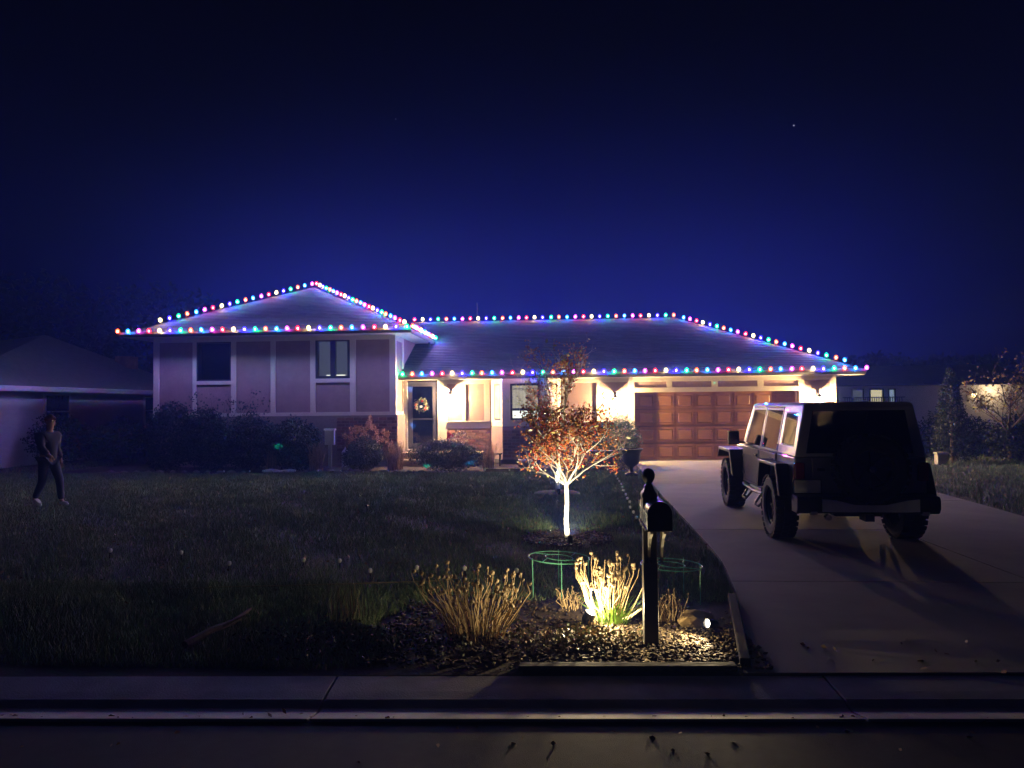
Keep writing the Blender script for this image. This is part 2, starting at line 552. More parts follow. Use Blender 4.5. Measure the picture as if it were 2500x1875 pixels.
hrt.prism(hp, 'y', 22.015, 22.03)
ho = hrt.obj('heart_ornament', mat('red_felt', (.30, .01, .015), .9)); tag(ho, 'small dark red heart hanging in the bay window', 'ornament')
# side lights of the bay
for i, (u0, u1) in ((0, (0.30, 0.85)), (2, (0.15, 0.70))):
    mb = MB()
    p, q = bp_[i], bp_[i + 1]
    quadwall(mb, p, q, 0.06, 1.30, 1.35, u0, u1); quadwall(mb, p, q, 0.06, 2.35, 2.40, u0, u1)
    du = (u1 - u0) * .12
    quadwall(mb, p, q, 0.06, 1.35, 2.35, u0, u0 + du); quadwall(mb, p, q, 0.06, 1.35, 2.35, u1 - du, u1)
    o = H(mb, 'side_window', m_frame)
    g = MB(); quadwall(g, p, q, 0.02, 1.35, 2.35, u0 + du, u1 - du); g.obj('pane', mat('side_glass', (.5, .45, .36), .08, var=.3, scale=3), o)
# upper windows
w1 = window('window', -10.91, -9.84, 2.57, 3.74, YU - 0.02, 0.045, [], mat('dark_room', (0.025, 0.03, 0.06), .9), 0.3, 'dark unlit upper window')
w2 = window('window', -7.26, -6.22, 2.60, 3.78, YU - 0.03, 0.075, [('v', -6.735, 0.15)], None, 0.3, 'upper window with lit blinds')
m_bdim = emat('dim_lit_blind', (.62, .64, .74), .13)
for xa, xb in ((-7.18, -6.815), (-6.655, -6.30)):
    s = MB()
    z = 2.69
    while z < 3.70:
        s.add([(xa, 21.56, z), (xb, 21.56, z), (xb, 21.59, z + .020), (xa, 21.59, z + .020)], [(0, 1, 2, 3)]); z += 0.024
    s.obj('blind', m_bdim, w2, fix=False)
    MB().box(xa, xb, 21.62, 21.63, 2.68, 3.71).obj('room', m_litdim, w2)
MB().box(-6.95, -6.82, 21.545, 21.555, 2.685, 2.71).obj('light_strip', m_litw, w2)
MB().box(-6.65, -6.38, 21.545, 21.555, 2.685, 2.71).obj('light_strip', m_litw, w2)

# front door behind a storm door
dr = H(MB().box(-4.71, -3.82, 22.70, 22.76, 0.44, 2.50), 'front_door', m_door)
for k in range(3):
    xa = -4.55 + k * 0.21
    for za, zb in ((0.62, 1.28), (1.45, 2.30)):
        MB().box(xa, xa + .17, 22.688, 22.70, za, zb).obj('door_panel', m_door, dr, bevel=.004)
sd = MB()
sd.box(-4.71, -4.58, 22.60, 22.635, 0.44, 2.50); sd.box(-3.95, -3.82, 22.60, 22.635, 0.44, 2.50)
sd.box(-4.58, -3.95, 22.60, 22.635, 0.44, 0.60); sd.box(-4.58, -3.95, 22.60, 22.635, 2.36, 2.50)
sd.box(-4.58, -3.95, 22.605, 22.63, 1.34, 1.37)
so = H(sd, 'storm_door', mat('blue_grey_metal', (0.10, 0.10, 0.14), 0.28, metal=0.5, var=.05))
MB().box(-4.58, -3.95, 22.615, 22.62, .60, 2.36).obj('pane', m_glass, so)
hd = MB(); hd.box(-3.92, -3.895, 22.575, 22.60, 1.26, 1.46); hd.tube([(-3.91, 22.59, 1.33), (-3.91, 22.54, 1.33), (-3.91, 22.54, 1.42), (-3.91, 22.59, 1.42)], .008)
hd.obj('handle', mat('brushed_steel', (.6, .6, .6), .25, metal=1), so)

# garage door: four hinged sections of raised panels
gd = H(MB().box(2.24, 7.09, 22.86, 22.90, 0.02, 2.1), 'garage_door', m_garage)
gm = MB()
gm.box(-.235, .235, 0, .03, -.175, .175)
pme = MB()
def ring(mb, w_, h_, t_, y0, y1):
    mb.box(-w_, w_, y0, y1, -h_, -h_ + t_); mb.box(-w_, w_, y0, y1, h_ - t_, h_)
    mb.box(-w_, -w_ + t_, y0, y1, -h_ + t_, h_ - t_); mb.box(w_ - t_, w_, y0, y1, -h_ + t_, h_ - t_)
ring(pme, .255, .205, .022, -.022, 0)
pme.add([(-.215, 0, -.165), (.215, 0, -.165), (.215, 0, .165), (-.215, 0, .165), (-.185, -.018, -.135), (.185, -.018, -.135), (.185, -.018, .135), (-.185, -.018, .135)],
        [(0, 1, 5, 4), (1, 2, 6, 5), (2, 3, 7, 6), (3, 0, 4, 7), (4, 5, 6, 7)])
pm = pme.mesh('raised_panel', m_garage)
for r in range(4):
    for c in range(8):
        inst('raised_panel', pm, gd, (2.613 + c * .586, 22.86, .275 + r * .52), (0, 0, 0))
for r in range(1, 4):
    MB().box(2.25, 7.08, 22.852, 22.86, .02 + r * .52 - .006, .02 + r * .52 + .006).obj('section_joint', mat('dark_joint', (.05, .03, .02), .8), gd)
gd_strip = MB().box(2.25, 7.08, 22.83, 22.86, 0.004, .03).obj('bottom_seal', mat('tan_rubber', (.35, .30, .22), .7), gd)
H(MB().box(2.20, 2.24, 22.85, 22.95, 0, 2.1), 'garage_jamb', m_cream); H(MB().box(7.09, 7.13, 22.85, 22.95, 0, 2.1), 'garage_jamb', m_cream)
# porch slab and step
H(MB().box(-4.84, -2.3, 21.75, 22.64, 0, 0.36), 'porch_slab', mat('tan_stone', (.42, .31, .20), .8, var=.15, bump=.3), bevel=.01)
H(MB().box(-4.75, -3.7, 21.35, 21.749, 0, 0.18), 'porch_step', mat('tan_stone', (.42, .31, .20), .8), bevel=.01)
H(MB().box(-4.72, -3.8, 22.36, 22.64, .361, .43), 'door_sill', m_cream, bevel=.006)

# soffits, fascias, gutters
H(MB().box(XS + .001, 8.83, YE + .02, YG + .01, 2.55, 2.57), 'soffit', m_soffit)
H(MB().box(8.22, 8.83, YG + .01, 31.5, 2.55, 2.57), 'soffit', m_soffit)
H(MB().box(-12.88, -4.27, YUE + .02, YU, 3.87, 3.89), 'soffit', m_soffit)
H(MB().box(XS, -4.27, YU, 27.5, 3.87, 3.89), 'soffit', m_soffit)
H(MB().box(-12.88, -12.25, YU, 31.6, 3.87, 3.89), 'soffit', m_soffit)
def gutter(x0, x1, y, z):
    mb = MB().prism([(y, z), (y - .03, z), (y - .09, z + .06), (y - .10, z + .125), (y - .092, z + .125), (y - .08, z + .065), (y - .03, z + .012), (y, z + .012)], 'x', x0, x1)
    return H(mb, 'gutter', m_fascia)
H(MB().box(XS + .001, 8.85, YE, YE + .02, 2.55, 2.685), 'fascia', m_fascia)
H(MB().box(8.83, 8.85, YE + .02, 31.5, 2.53, 2.685), 'fascia', m_fascia)
H(MB().box(-12.9, -4.25, YUE, YUE + .02, 3.87, 3.98), 'fascia', m_fascia)
H(MB().box(-4.27, -4.25, YUE + .02, 25.1, 3.85, 3.98), 'fascia', m_fascia)
H(MB().box(-12.9, -12.88, YUE + .02, 31.6, 3.85, 3.98), 'fascia', m_fascia)

# roofs in overlapping shingle courses
def roof_face(A, B, Rp, Lp, name='shingle_roof', step=0.0625):
    """A,B eave ends; Rp and Lp the points up the right and left edges (bottom to top)"""
    zs0 = A[2]; zt = Rp[-1][2]
    def at(path, z):
        for p, q in zip(path, path[1:]):
            if p[2] - 1e-6 <= z <= q[2] + 1e-6:
                t = (z - p[2]) / max(q[2] - p[2], 1e-9)
                return Vector(p).lerp(Vector(q), t)
        return Vector(path[-1])
    rp = [B] + Rp; lp = [A] + Lp
    nrm = (Vector(B) - Vector(A)).cross(at(lp, zs0 + .3) - Vector(A)).normalized()
    if nrm.z < 0: nrm = -nrm
    mb = MB(); z = zs0
    while z < zt - 1e-4:
        z2 = min(z + step, zt)
        a, b, c, d = at(lp, z), at(rp, z), at(rp, z2), at(lp, z2)
        mb.add([a, b, a + nrm * .014, b + nrm * .014, c + nrm * .002, d + nrm * .002], [(0, 1, 3, 2), (2, 3, 4, 5)])
        z = z2
    return H(mb, name, m_shingle, fix=False)
ZR = 4.85; YR = 26.9
roof_face((XS, YE, 2.685), (8.85, YE, 2.685), [(4.13, YR, ZR)], [(XS, 25.6, 4.274), (-6.16, YR, ZR)])
roof_face((8.85, YE, 2.685), (8.85, 31.75, 2.685), [(4.13, YR, ZR)], [(4.13, YR, ZR)])
roof_face((8.85, 31.75, 2.685), (XS, 31.75, 2.685), [(-6.16, YR, ZR)], [(4.13, YR, ZR)])
ZA = 5.95
roof_face((-12.9, YUE, 3.98), (-4.25, YUE, 3.98), [(-8.575, 25.225, ZA)], [(-8.575, 25.225, ZA)])
roof_face((-4.25, YUE, 3.98), (-4.25, 31.6, 3.98), [(-8.575, 27.5, ZA)], [(-8.575, 25.225, ZA)])
roof_face((-4.25, 31.6, 3.98), (-12.9, 31.6, 3.98), [(-8.575, 27.5, ZA)], [(-8.575, 27.5, ZA)])
roof_face((-12.9, 31.6, 3.98), (-12.9, YUE, 3.98), [(-8.575, 25.225, ZA)], [(-8.575, 27.5, ZA)])
gutter(XS + .002, 8.85, YE, 2.56)
gutter(-12.9, -4.25, YUE, 3.88)
# downspout at the upper corner, ending on the lower roof
H(MB().tube([(-4.33, 24.2, 3.92), (-4.33, 24.3, 3.75), (-4.36, 24.3, 3.68)], .04, 6), 'downspout', m_fascia)
H(MB().tube([(-3.2, 28.5, 4.1), (-3.2, 28.5, 5.75)], .02, 6), 'vent_pipe', m_fascia)

# ------------------------------------------------------------------ wall lanterns
LAN = []
def lantern(x, z, label):
    t = thing('wall_lantern', label, 'wall lamp', (x, YG - .045, z), group='wall lanterns on the front of the house')
    a = MB().cbox((0, -.008, .03), (.075, .016, .20)); a.tube([(0, -.016, .09), (0, -.10, .13), (0, -.16, .10), (0, -.17, .06)], .009, 6)
    a.obj('bracket', m_dkmetal, t, bevel=.003)
    c = MB().lathe([(.085, .0), (.07, .02), (.045, .05), (.02, .075), (.008, .10), (.012, .115), (.003, .13)], 12, (0, -.17, -.03), cap=False)
    c.obj('cap', m_dkmetal, t, smooth=True)
    f = MB()
    for k in range(4):
        a_ = math.pi / 4 + k * math.pi / 2
        f.tube([(.06 * math.cos(a_), -.17 + .06 * math.sin(a_), -.03), (.042 * math.cos(a_), -.17 + .042 * math.sin(a_), -.20)], .003, 4)
    f.obj('cage', m_dkmetal, t)
    MB().lathe([(.022, -.03), (.026, -.05), (.026, -.06), (.012, -.075)], 8, (0, -.17, 0)).obj('socket', m_dkmetal, t)
    b = MB().ico((0, -.17, -.115), .03, sub=2)
    mb_ = bulbmat('porch_bulb', (1.0, .82, .55), 40.0)
    b.obj('bulb', mb_, t, smooth=True)
    lamp('bulb_light', 'POINT', (0, -.17, -.115), PORCH_W, (1.0, .74, .40), t, .028)
    return t
lantern(-3.38, 2.15, 'black wall lantern glowing between the front door and the bay window')
lantern(1.66, 1.98, 'black wall lantern glowing left of the garage door, above the green bush')
lantern(7.68, 1.95, 'black wall lantern glowing right of the garage door, above the vehicle roof')

# ------------------------------------------------------------------ coloured light strings
BC = [('orange', (1.0, .13, .02)), ('cyan', (.03, .36, 1.0)), ('pink', (1.0, .10, .85)), ('red', (1.0, .008, .03)),
      ('warm', (1.0, .78, .34)), ('blue', (.07, .03, 1.0)), ('green', (.0, .85, .33))]
BW = [.6, 2.1, .45, .35, 1.2, 5.2, 1.6]
bprof = [(.022, -.012), (.048, .010), (.060, .038), (.054, .074), (.032, .106), (.004, .122)]  # shell oversized so its coloured emission stands in for the lens halo
bmats = [bulbmat('bulb_halo_glass_' + n, c, 2.4) for n, c in BC]
bmeshes = [MB().lathe(bprof, 8).mesh('bulb', bmats[k], smooth=True) for k in range(7)]
core_m = [bulbmat('diode_' + n, tuple(.30 + .70 * x for x in c), 20.0) for n, c in BC]
for m in core_m:
    for nd in m.node_tree.nodes:
        if nd.type == 'BSDF_TRANSPARENT': nd.inputs[0].default_value = (1, 1, 1, 1)
coremesh = [MB().ico((0, 0, .040), .027, sub=1, sc=(1, 1, 1.4)).mesh('diode', core_m[k]) for k in range(7)]
sock = MB().lathe([(.013, -.04), (.014, 0.0)], 6).mesh('socket', m_dkmetal)
NB = 0
def string(pts, n, start, label, off=(0, 0, 0)):
    global NB
    pts = [Vector(p) for p in pts]
    L = [(b - a).length for a, b in zip(pts, pts[1:])]
    T = sum(L)
    def at(s):
        for i, l in enumerate(L):
            if s <= l or i == len(L) - 1: return pts[i].lerp(pts[i + 1], s / l)
            s -= l
    t = thing('light_string', label, 'string lights', pts[0], group='coloured bulb strings along the roof edges')
    wp = []
    for i in range(n):
        p = at(T * i / (n - 1)); wp.append(p - pts[0] + Vector((0, 0, -.045)))
        if i < n - 1:
            q = at(T * (i + .5) / (n - 1)); wp.append(q - pts[0] + Vector((0, 0, -.06)))
    MB().tube(wp, .006, 4).obj('wire', m_dkmetal, t)
    for i in range(n):
        p = at(T * i / (n - 1)) - pts[0] + Vector((rng.uniform(-.006, .006), rng.uniform(-.01, .01), rng.uniform(-.004, .004)))
        k = (start + i) % 7
        rot = (rng.uniform(-.15, .15), rng.uniform(-.15, .15), 0)
        b = inst('bulb', bmeshes[k], t, p, rot)
        inst('diode', coremesh[k], b)
        inst('socket', sock, b)
        lamp('bulb_light', 'POINT', p + Vector((0, 0, .04)), LED_W * BW[k] * rng.uniform(.85, 1.15), BC[k][1], t, .03)
        NB += 1
string([(-12.93, YUE - .15, 3.99), (-4.35, YUE - .15, 3.99)], 28, 0, 'string of coloured bulbs along the front eave of the upper storey')
string([(-12.1, 21.6, 4.40), (-8.62, 25.15, 6.02)], 20, 4, 'string of coloured bulbs climbing the left hip of the upper roof')
string([(-8.45, 25.1, 6.02), (-4.5, 21.15, 4.16)], 23, 3, 'string of coloured bulbs running down the right hip of the upper roof')
string([(-4.22, YUE + .1, 4.02), (-4.22, 24.8, 4.02)], 14, 0, 'string of coloured bulbs along the side eave above the porch roof')
string([(-5.35, YR, ZR + .06), (4.13, YR, ZR + .06)], 33, 3, 'string of coloured bulbs along the ridge over the porch and garage')
string([(4.42, 26.6, 4.78), (8.45, 22.5, 2.95)], 22, 1, 'string of coloured bulbs running down the hip at the garage end')
string([(-4.74, YE - .14, 2.68), (8.83, YE - .14, 2.68)], 46, 6, 'string of coloured bulbs along the gutter over porch and garage')
print('bulbs', NB)

# ------------------------------------------------------------------ ground
nr = np.random.RandomState(3)
m_soil = mat('lawn_soil', (0.045, 0.045, 0.025), 0.95, var=0.4, scale=1.7, bump=0.6, bscale=30, col2=(0.07, 0.06, 0.035))
m_mulch = mat('bark_mulch', (0.045, 0.028, 0.02), 0.95, var=0.5, scale=30, bump=0.9, bscale=45)
m_asph = mat('street_asphalt', (0.018, 0.018, 0.021), 0.85, var=0.3, scale=9, bump=0.5, bscale=180)
m_kerb = mat('kerb_concrete', (0.44, 0.41, 0.39), 0.8, var=0.3, scale=2.5, bump=0.35, bscale=80)
STREET = R(2.3)
g = MB().add([(-400, 0, 0), (400, 0, 0), (400, 600, 0), (-400, 600, 0)], [(0, 1, 2, 3)]).obj('ground', m_soil, fix=False)
g.location = (0, 4.83, -0.012); g.rotation_euler = (0, 0, STREET); struct(g)
st = MB().add([(-400, -300, 0), (400, -300, 0), (400, 0, 0), (-400, 0, 0)], [(0, 1, 2, 3)]).obj('road', m_asph, fix=False)
st.location = (0, 4.22, -0.034); st.rotation_euler = (0, 0, STREET); struct(st)
kerb = bpy.data.objects.new('kerb', None); COL.objects.link(kerb); struct(kerb)
kerb.location = (0, 4.32, 0); kerb.rotation_euler = (0, 0, STREET)
kp = [(0.52, -0.30), (0.52, -0.002), (0.30, -0.018), (0.20, -0.028), (0.13, -0.050), (0.08, -0.054), (-0.11, -0.014), (-0.115, -0.30)]
xk = -41.2
while xk < 45:
    L_ = 3.05 + rng.uniform(-.1, .1)
    MB().prism(kp, 'x', xk, xk + L_ - .012).obj('kerb_section', m_kerb, kerb, bevel=.006).location = (0, 0, rng.uniform(-.003, .002))
    xk += L_

def lerp_tab(tab, y):
    for (y0, x0), (y1, x1) in zip(tab, tab[1:]):
        if y0 <= y <= y1: return x0 + (x1 - x0) * (y - y0) / (y1 - y0)
    return tab[0][1] if y < tab[0][0] else tab[-1][1]
DL = [(4.8, 1.14), (5.6, 1.33), (6.8, 1.57), (8.2, 1.75), (9.2, 1.80), (11.6, 1.85), (15.0, 1.93), (17.5, 2.02), (20.5, 2.12), (22.86, 2.16)]
DR = [(4.8, 7.9), (6.0, 7.2), (8, 6.95), (11.5, 6.9), (12.9, 7.03), (14.4, 7.13), (22.86, 7.2)]
drive = bpy.data.objects.new('driveway', None); COL.objects.link(drive); struct(drive)
rows = [4.86, 7.4, 10.4, 13.4, 16.4, 19.4, 22.85]
for i in range(len(rows) - 1):
    ya, yb = rows[i] + .006, rows[i + 1] - .006
    for side in (0, 1):
        n = 7; L_ = []; R_ = []
        for k in range(n):
            y = ya + (yb - ya) * k / (n - 1)
            if side == 0: L_.append((lerp_tab(DL, y), y)); R_.append((4.494, y))
            else: L_.append((4.506, y)); R_.append((lerp_tab(DR, y), y))
        poly = L_ + R_[::-1]
        # keep the street edge parallel to the kerb
        if i == 0: poly = [(x, max(y, 4.86 + math.tan(STREET) * x)) for x, y in poly]
        MB().prism(poly, 'z', -0.08, 0.006 + rng.uniform(-.002, .002)).obj('slab', m_conc, drive)

# grass: real blades
def in_drive(x, y):
    return (x > np.interp(y, [a for a, b in DL], [b for a, b in DL]) - .03) & (x < np.interp(y, [a for a, b in DR], [b for a, b in DR]) + .03)
BEDEDGE = 19.25
def lawn_ok(x, y):
    ok = ~in_drive(x, y) & (y > 4.95 + .04 * x)
    ok &= ~((y > BEDEDGE + .18 * np.sin(x * .9)) & (x < 2.2) & (x > -14))
    ok &= ~(((x - .06) ** 2 + (y - 9.63) ** 2) < .60 ** 2)
    ok &= ~(((x + .08) ** 2 + (y - 14.71) ** 2) < .45 ** 2)
    bed = (x > -1.35 + .15 * np.sin(y * 5)) & (x < 1.5) & (y < 6.75 + .12 * np.sin(x * 4))
    ok &= ~bed
    return ok
def blades(n, x0, x1, y0, y1, h, wd, name):
    x = nr.uniform(x0, x1, n); y = nr.uniform(y0, y1, n)
    k = lawn_ok(x, y)
    # patchiness
    pt = np.sin(x * 1.9 + 1.3 * np.sin(y * 1.1)) * np.sin(y * 2.3 + x * .7) + .6 * np.sin(x * 5.1 + y * 3.7)
    k &= nr.uniform(-2.4, 1.0, n) < pt + .9
    x, y, pt = x[k], y[k], pt[k]; n = len(x)
    a = nr.uniform(0, 6.283, n); hh = h * nr.uniform(.45, 1.25, n) * (1 + .22 * pt); w_ = wd * nr.uniform(.7, 1.3, n)
    lean = nr.uniform(.1, .9, n) * hh; la = nr.uniform(0, 6.283, n)
    ca, sa = np.cos(a), np.sin(a)
    A = np.stack([x - ca * w_ / 2, y - sa * w_ / 2, np.full(n, -.012)], 1)
    B = np.stack([x + ca * w_ / 2, y + sa * w_ / 2, np.full(n, -.012)], 1)
    T = np.stack([x + lean * np.cos(la), y + lean * np.sin(la), hh], 1)
    V = np.stack([A, B, T], 1).reshape(-1, 3); F = np.arange(3 * n).reshape(n, 3)
    mi = np.where(nr.uniform(size=n) < .08, 2, np.where(nr.uniform(size=n) < .4 + .15 * pt, 1, 0))
    return V, F, mi
GR = [mat('grass_green', (.20, .31, .15), .6, var=.3, scale=2), mat('grass_dark', (.15, .21, .12), .6, var=.3, scale=2), mat('grass_straw', (.36, .33, .22), .7, var=.3, scale=2)]
Vs, Fs, Ms = [], [], []; off = 0
for args in [(60000, -8, 2.0, 6.4, 9.5, .050, .006), (60000, -6.5, -1.2, 4.9, 7.2, .055, .007), (110000, -12, 2.1, 9.5, 14.5, .055, .009), (120000, -17, 2.2, 14.5, 19.5, .06, .013),
             (40000, 7.0, 16, 9, 22, .07, .015), (14000, 11, 24, 20, 30, .08, .02), (14000, -26, -12, 12, 24, .07, .02), (5000, 1.1, 1.8, 5.0, 7.5, .05, .006)]:
    V, F, M_ = blades(*args, 'g')
    Vs.append(V); Fs.append(F + off); Ms.append(M_); off += len(V)
gr = soup('lawn_grass', np.concatenate(Vs), np.concatenate(Fs), GR, np.concatenate(Ms))
tag(gr, 'short patchy autumn lawn between the street and the house', 'grass'); gr['kind'] = 'stuff'

# fallen leaves scattered over the lawn
def scatter_leaves(name, pts, size, mats, label, cat, aspect=.7, flat=.85, z=.02):
    P = np.array(pts, float)
    V, F = leaf_soup(P, size, nr, aspect, flat)
    V[:, 2] = np.maximum(V[:, 2], z - .025)
    o = soup(name, V, F, mats, np.repeat(nr.randint(0, len(mats), len(P)), 1))
    tag(o, label, cat); o['kind'] = 'stuff'; return o
m_l1 = mat('leaf_tan', (.30, .20, .10), .7, var=.3); m_l2 = mat('leaf_brown', (.13, .07, .035), .75, var=.3); m_l3 = mat('leaf_yellow', (.50, .38, .08), .6, var=.2)
x = nr.uniform(-13, 2, 900); y = nr.uniform(6, 19.2, 900); k = lawn_ok(x, y)
scatter_leaves('fallen_leaves', np.stack([x[k], y[k], np.full(k.sum(), .03)], 1), .045, [m_l1, m_l2, m_l1], 'dry fallen leaves scattered thinly over the dark lawn', 'leaves')
x = nr.uniform(1.3, 6.8, 60); y = nr.uniform(4.95, 5.6, 60)
scatter_leaves('blown_leaves', np.stack([x, y, np.full(60, .015)], 1), .05, [m_l1, m_l2], 'dry leaves blown against the foot of the driveway', 'leaves')

# grit and leaves in the gutter
x = nr.uniform(-9, 9, 260); y = 4.22 + .04 * x + np.abs(nr.normal(0, .05, 260)) * np.where(nr.uniform(size=260) < .3, -6, 1)
scatter_leaves('gutter_leaves', np.stack([x, y, np.full(260, -.03)], 1), .035, [m_l1, m_l2, m_l2], 'bits of leaf and grit lying along the gutter', 'leaves', z=-.02)
# planting beds
def sheet(name, poly, m, z):
    o = MB().add([(x, y, z) for x, y in poly], [tuple(range(len(poly)))]).obj(name, m, fix=False); return struct(o)
sheet('street_bed', [(-1.45, 4.80), (1.14, 4.90), (1.32, 5.6), (1.52, 6.75), (-.5, 6.80), (-1.3, 6.5), (-1.55, 5.6)], m_mulch, -.006)
sheet('house_bed', [(-14, 19.1), (-8, 19.45), (-5, 19.15), (-1.8, 19.3), (2.1, 19.2), (2.15, 22.6), (-14, 22.6)], m_mulch, -.006)
def ringbed(name, cx, cy, r):
    mb = MB(); n = 28
    vs = [(cx, cy, .03)]; 
    for k in range(n):
        a = 2 * math.pi * k / n; rr = r * (1 + .06 * math.sin(3 * a + cx * 9)); vs += [(cx + rr * .8 * math.cos(a), cy + rr * .8 * math.sin(a), .025 + rng.uniform(-.006, .008)), (cx + rr * math.cos(a), cy + rr * math.sin(a), -.005)]
    fs = []
    for k in range(n):
        a, b = 1 + 2 * k, 1 + 2 * ((k + 1) % n)
        fs += [(0, a, b), (a, a + 1, b + 1, b)]
    mb.add(vs, fs); return struct(mb.obj(name, m_mulch, fix=True, smooth=True))
ringbed('tree_bed', .06, 9.63, .62); ringbed('tree_bed', -.08, 14.71, .46)
# bark chips on the beds
def chips(n, f, size, mats, name, label, zz=.012, aspect=.5):
    P = np.array([f() for _ in range(n)])
    d = nr.normal(size=(n, 3)) * [1, 1, .35]; d /= np.linalg.norm(d, axis=1)[:, None]
    e = np.cross(d, [0, 0, 1.]) + nr.normal(size=(n, 3)) * .15; e /= np.linalg.norm(e, axis=1)[:, None]
    u = np.cross(d, e); s = (size * nr.uniform(.4, 1.4, n))[:, None]
    c8 = []
    for a, b, c in [(-1, -1, -1), (1, -1, -1), (1, 1, -1), (-1, 1, -1), (-.6, -.7, 1), (.7, -.6, 1), (.6, .7, 1), (-.7, .6, 1)]:
        c8.append(P + d * s * a * .5 + e * s * b * .5 * aspect + u * s * c * .16)
    V = np.stack(c8, 1).reshape(-1, 3)
    fc = np.array([(0, 3, 2, 1), (4, 5, 6, 7), (0, 1, 5, 4), (1, 2, 6, 5), (2, 3, 7, 6), (3, 0, 4, 7)])
    F = (np.arange(n)[:, None, None] * 8 + fc[None]).reshape(-1, 4)
    o = soup(name, V, F, mats, np.repeat(nr.randint(0, len(mats), n), 6))
    tag(o, label, 'mulch'); o['kind'] = 'stuff'; return o
def f1():
    return (min(1.35, rng.gauss(.72, .42)), min(6.6, max(4.98, rng.gauss(5.5, .28))), .012)
m_st1 = mat('pale_chip', (.22, .165, .085), .8, var=.3, scale=30); m_st2 = mat('brown_chip', (.10, .065, .04), .85, var=.3, scale=30)
m_st3 = mat('dark_chip', (.05, .035, .03), .9, var=.3, scale=30)
chips(2000, f1, .030, [m_st1, m_st2, m_st1, m_st3], 'leaf_litter', 'pale chips and leaf litter round the foot of the mailbox post')
chips(1100, lambda: (rng.uniform(-1.4, 1.1), rng.uniform(4.9, 6.6), .008), .04, [m_st3, m_st2, m_st3], 'bark_chips', 'dark bark chips covering the bed beside the street')
def tb():
    a = rng.uniform(0, 6.28); r = .6 * math.sqrt(rng.random()); return (.06 + r * math.cos(a), 9.63 + r * math.sin(a), .03)
chips(700, tb, .04, [m_st3, m_st2, m_st3], 'tree_mulch', 'ring of dark mulch round the nearer white trunked tree')
# timber edging of the street bed
def log_between(name, a, b, w_, h_, m, label, cat='edging', z=0):
    a = Vector((*a, 0)); b = Vector((*b, 0)); d = b - a
    mb = MB(); n = 8
    for i in range(n):
        pass
    mb.box(0, d.length, -w_ / 2, w_ / 2, 0, h_)
    o = mb.obj(name, m, bevel=.008, loc=(a.x, a.y, z), rot=(0, 0, math.atan2(d.y, d.x)))
    return tag(o, label, cat)
m_timber = mat('old_timber', (.032, .025, .02), .9, var=.4, scale=6, bump=.6, bscale=25, stretch=(.3, 1, 1))
log_between('timber_edging', (-.30, 4.93), (1.13, 4.985), .09, .035, m_timber, 'dark timber edging beside the kerb in front of the mailbox')
log_between('timber_edging', (1.20, 5.02), (1.50, 6.72), .07, .06, m_timber, 'dark timber edging between the mailbox bed and the driveway')
log_between('timber_edging', (-2.0, 19.33), (1.0, 19.38), .12, .10, mat('pale_timber', (.28, .22, .15), .85, var=.3, bump=.4), 'pale timber edging at the foot of the bay window bed')

# ------------------------------------------------------------------ vegetation builders
def foliage(name, parent, C, rad, n, size, mats, lumps=9, seed=1, shell=.45, aspect=.5, flat=.0, zmin=.02, weights=None):
    r_ = np.random.RandomState(seed)
    u = r_.normal(size=(n, 3)); u /= np.linalg.norm(u, axis=1)[:, None]
    cen = r_.normal(size=(lumps, 3)); cen /= np.linalg.norm(cen, axis=1)[:, None]
    dots = (u @ cen.T).max(1)
    rr = r_.uniform(shell, 1, n) ** .6 * (.72 + .34 * dots ** 3 + .05 * r_.normal(size=n))
    P = np.array(C) + u * rr[:, None] * np.array(rad)
    P = P[P[:, 2] > zmin]
    V, F = leaf_soup(P, size, r_, aspect, flat)
    mi = r_.choice(len(mats), len(P), p=weights)
    return soup(name, V, F, mats, mi, parent, 'stuff')
m_lg = mat('leaf_evergreen', (.022, .04, .02), .5, var=.3, scale=5); m_lg2 = mat('leaf_evergreen_light', (.06, .095, .035), .5, var=.3, scale=5)
m_lgrey = mat('leaf_grey_green', (.10, .105, .08), .65, var=.3, scale=6); m_ldk = mat('leaf_dark', (.012, .02, .012), .6, var=.3, scale=5)
m_bark = mat('bark', (.12, .09, .07), .9, var=.3, scale=10, bump=.6)
def stems(parent, base, top, n, spread, r0, m=m_bark, name='stem', seed=2):
    g_ = random.Random(seed); mb = MB()
    for i in range(n):
        a = g_.uniform(0, 6.28); e = Vector((base[0] + spread * g_.uniform(.3, 1) * math.cos(a), base[1] + spread * g_.uniform(.3, 1) * math.sin(a), top * g_.uniform(.75, 1)))
        b = Vector(base) + Vector((.05 * math.cos(a), .05 * math.sin(a), -.02))
        mid = b.lerp(e, .5) + Vector((g_.uniform(-.08, .08), g_.uniform(-.08, .08), .05))
        mb.tube([b, mid, e], [r0, r0 * .7, r0 * .3], 4)
    return mb.obj(name, m, parent)
def bush(name, label, cat, c, rx, ry, h, n, size, mats, seed, group=None, zc=None, shell=.4, weights=None, lumps=9):
    t = thing(name, label, cat, (c[0], c[1], 0), group=group)
    zc = h * .48 if zc is None else zc
    foliage('foliage', t, (0, 0, zc), (rx, ry, h - zc), n, size, mats, seed=seed, shell=shell, weights=weights, lumps=lumps)
    stems(t, (0, 0, 0), h * .7, 9, rx * .6, .014, seed=seed)
    return t
bush('evergreen_shrub', 'tall dark evergreen shrub at the left corner of the upper wing', 'shrub', (-11.2, 20.35), .85, .7, 2.0, 9500, .08, [m_lg, m_ldk], 11, 'dark shrubs under the upper windows')
bush('evergreen_shrub', 'dark rounded evergreen below the unlit upper window', 'shrub', (-10.0, 20.4), .85, .7, 1.75, 9000, .08, [m_lg, m_ldk], 12, 'dark shrubs under the upper windows')
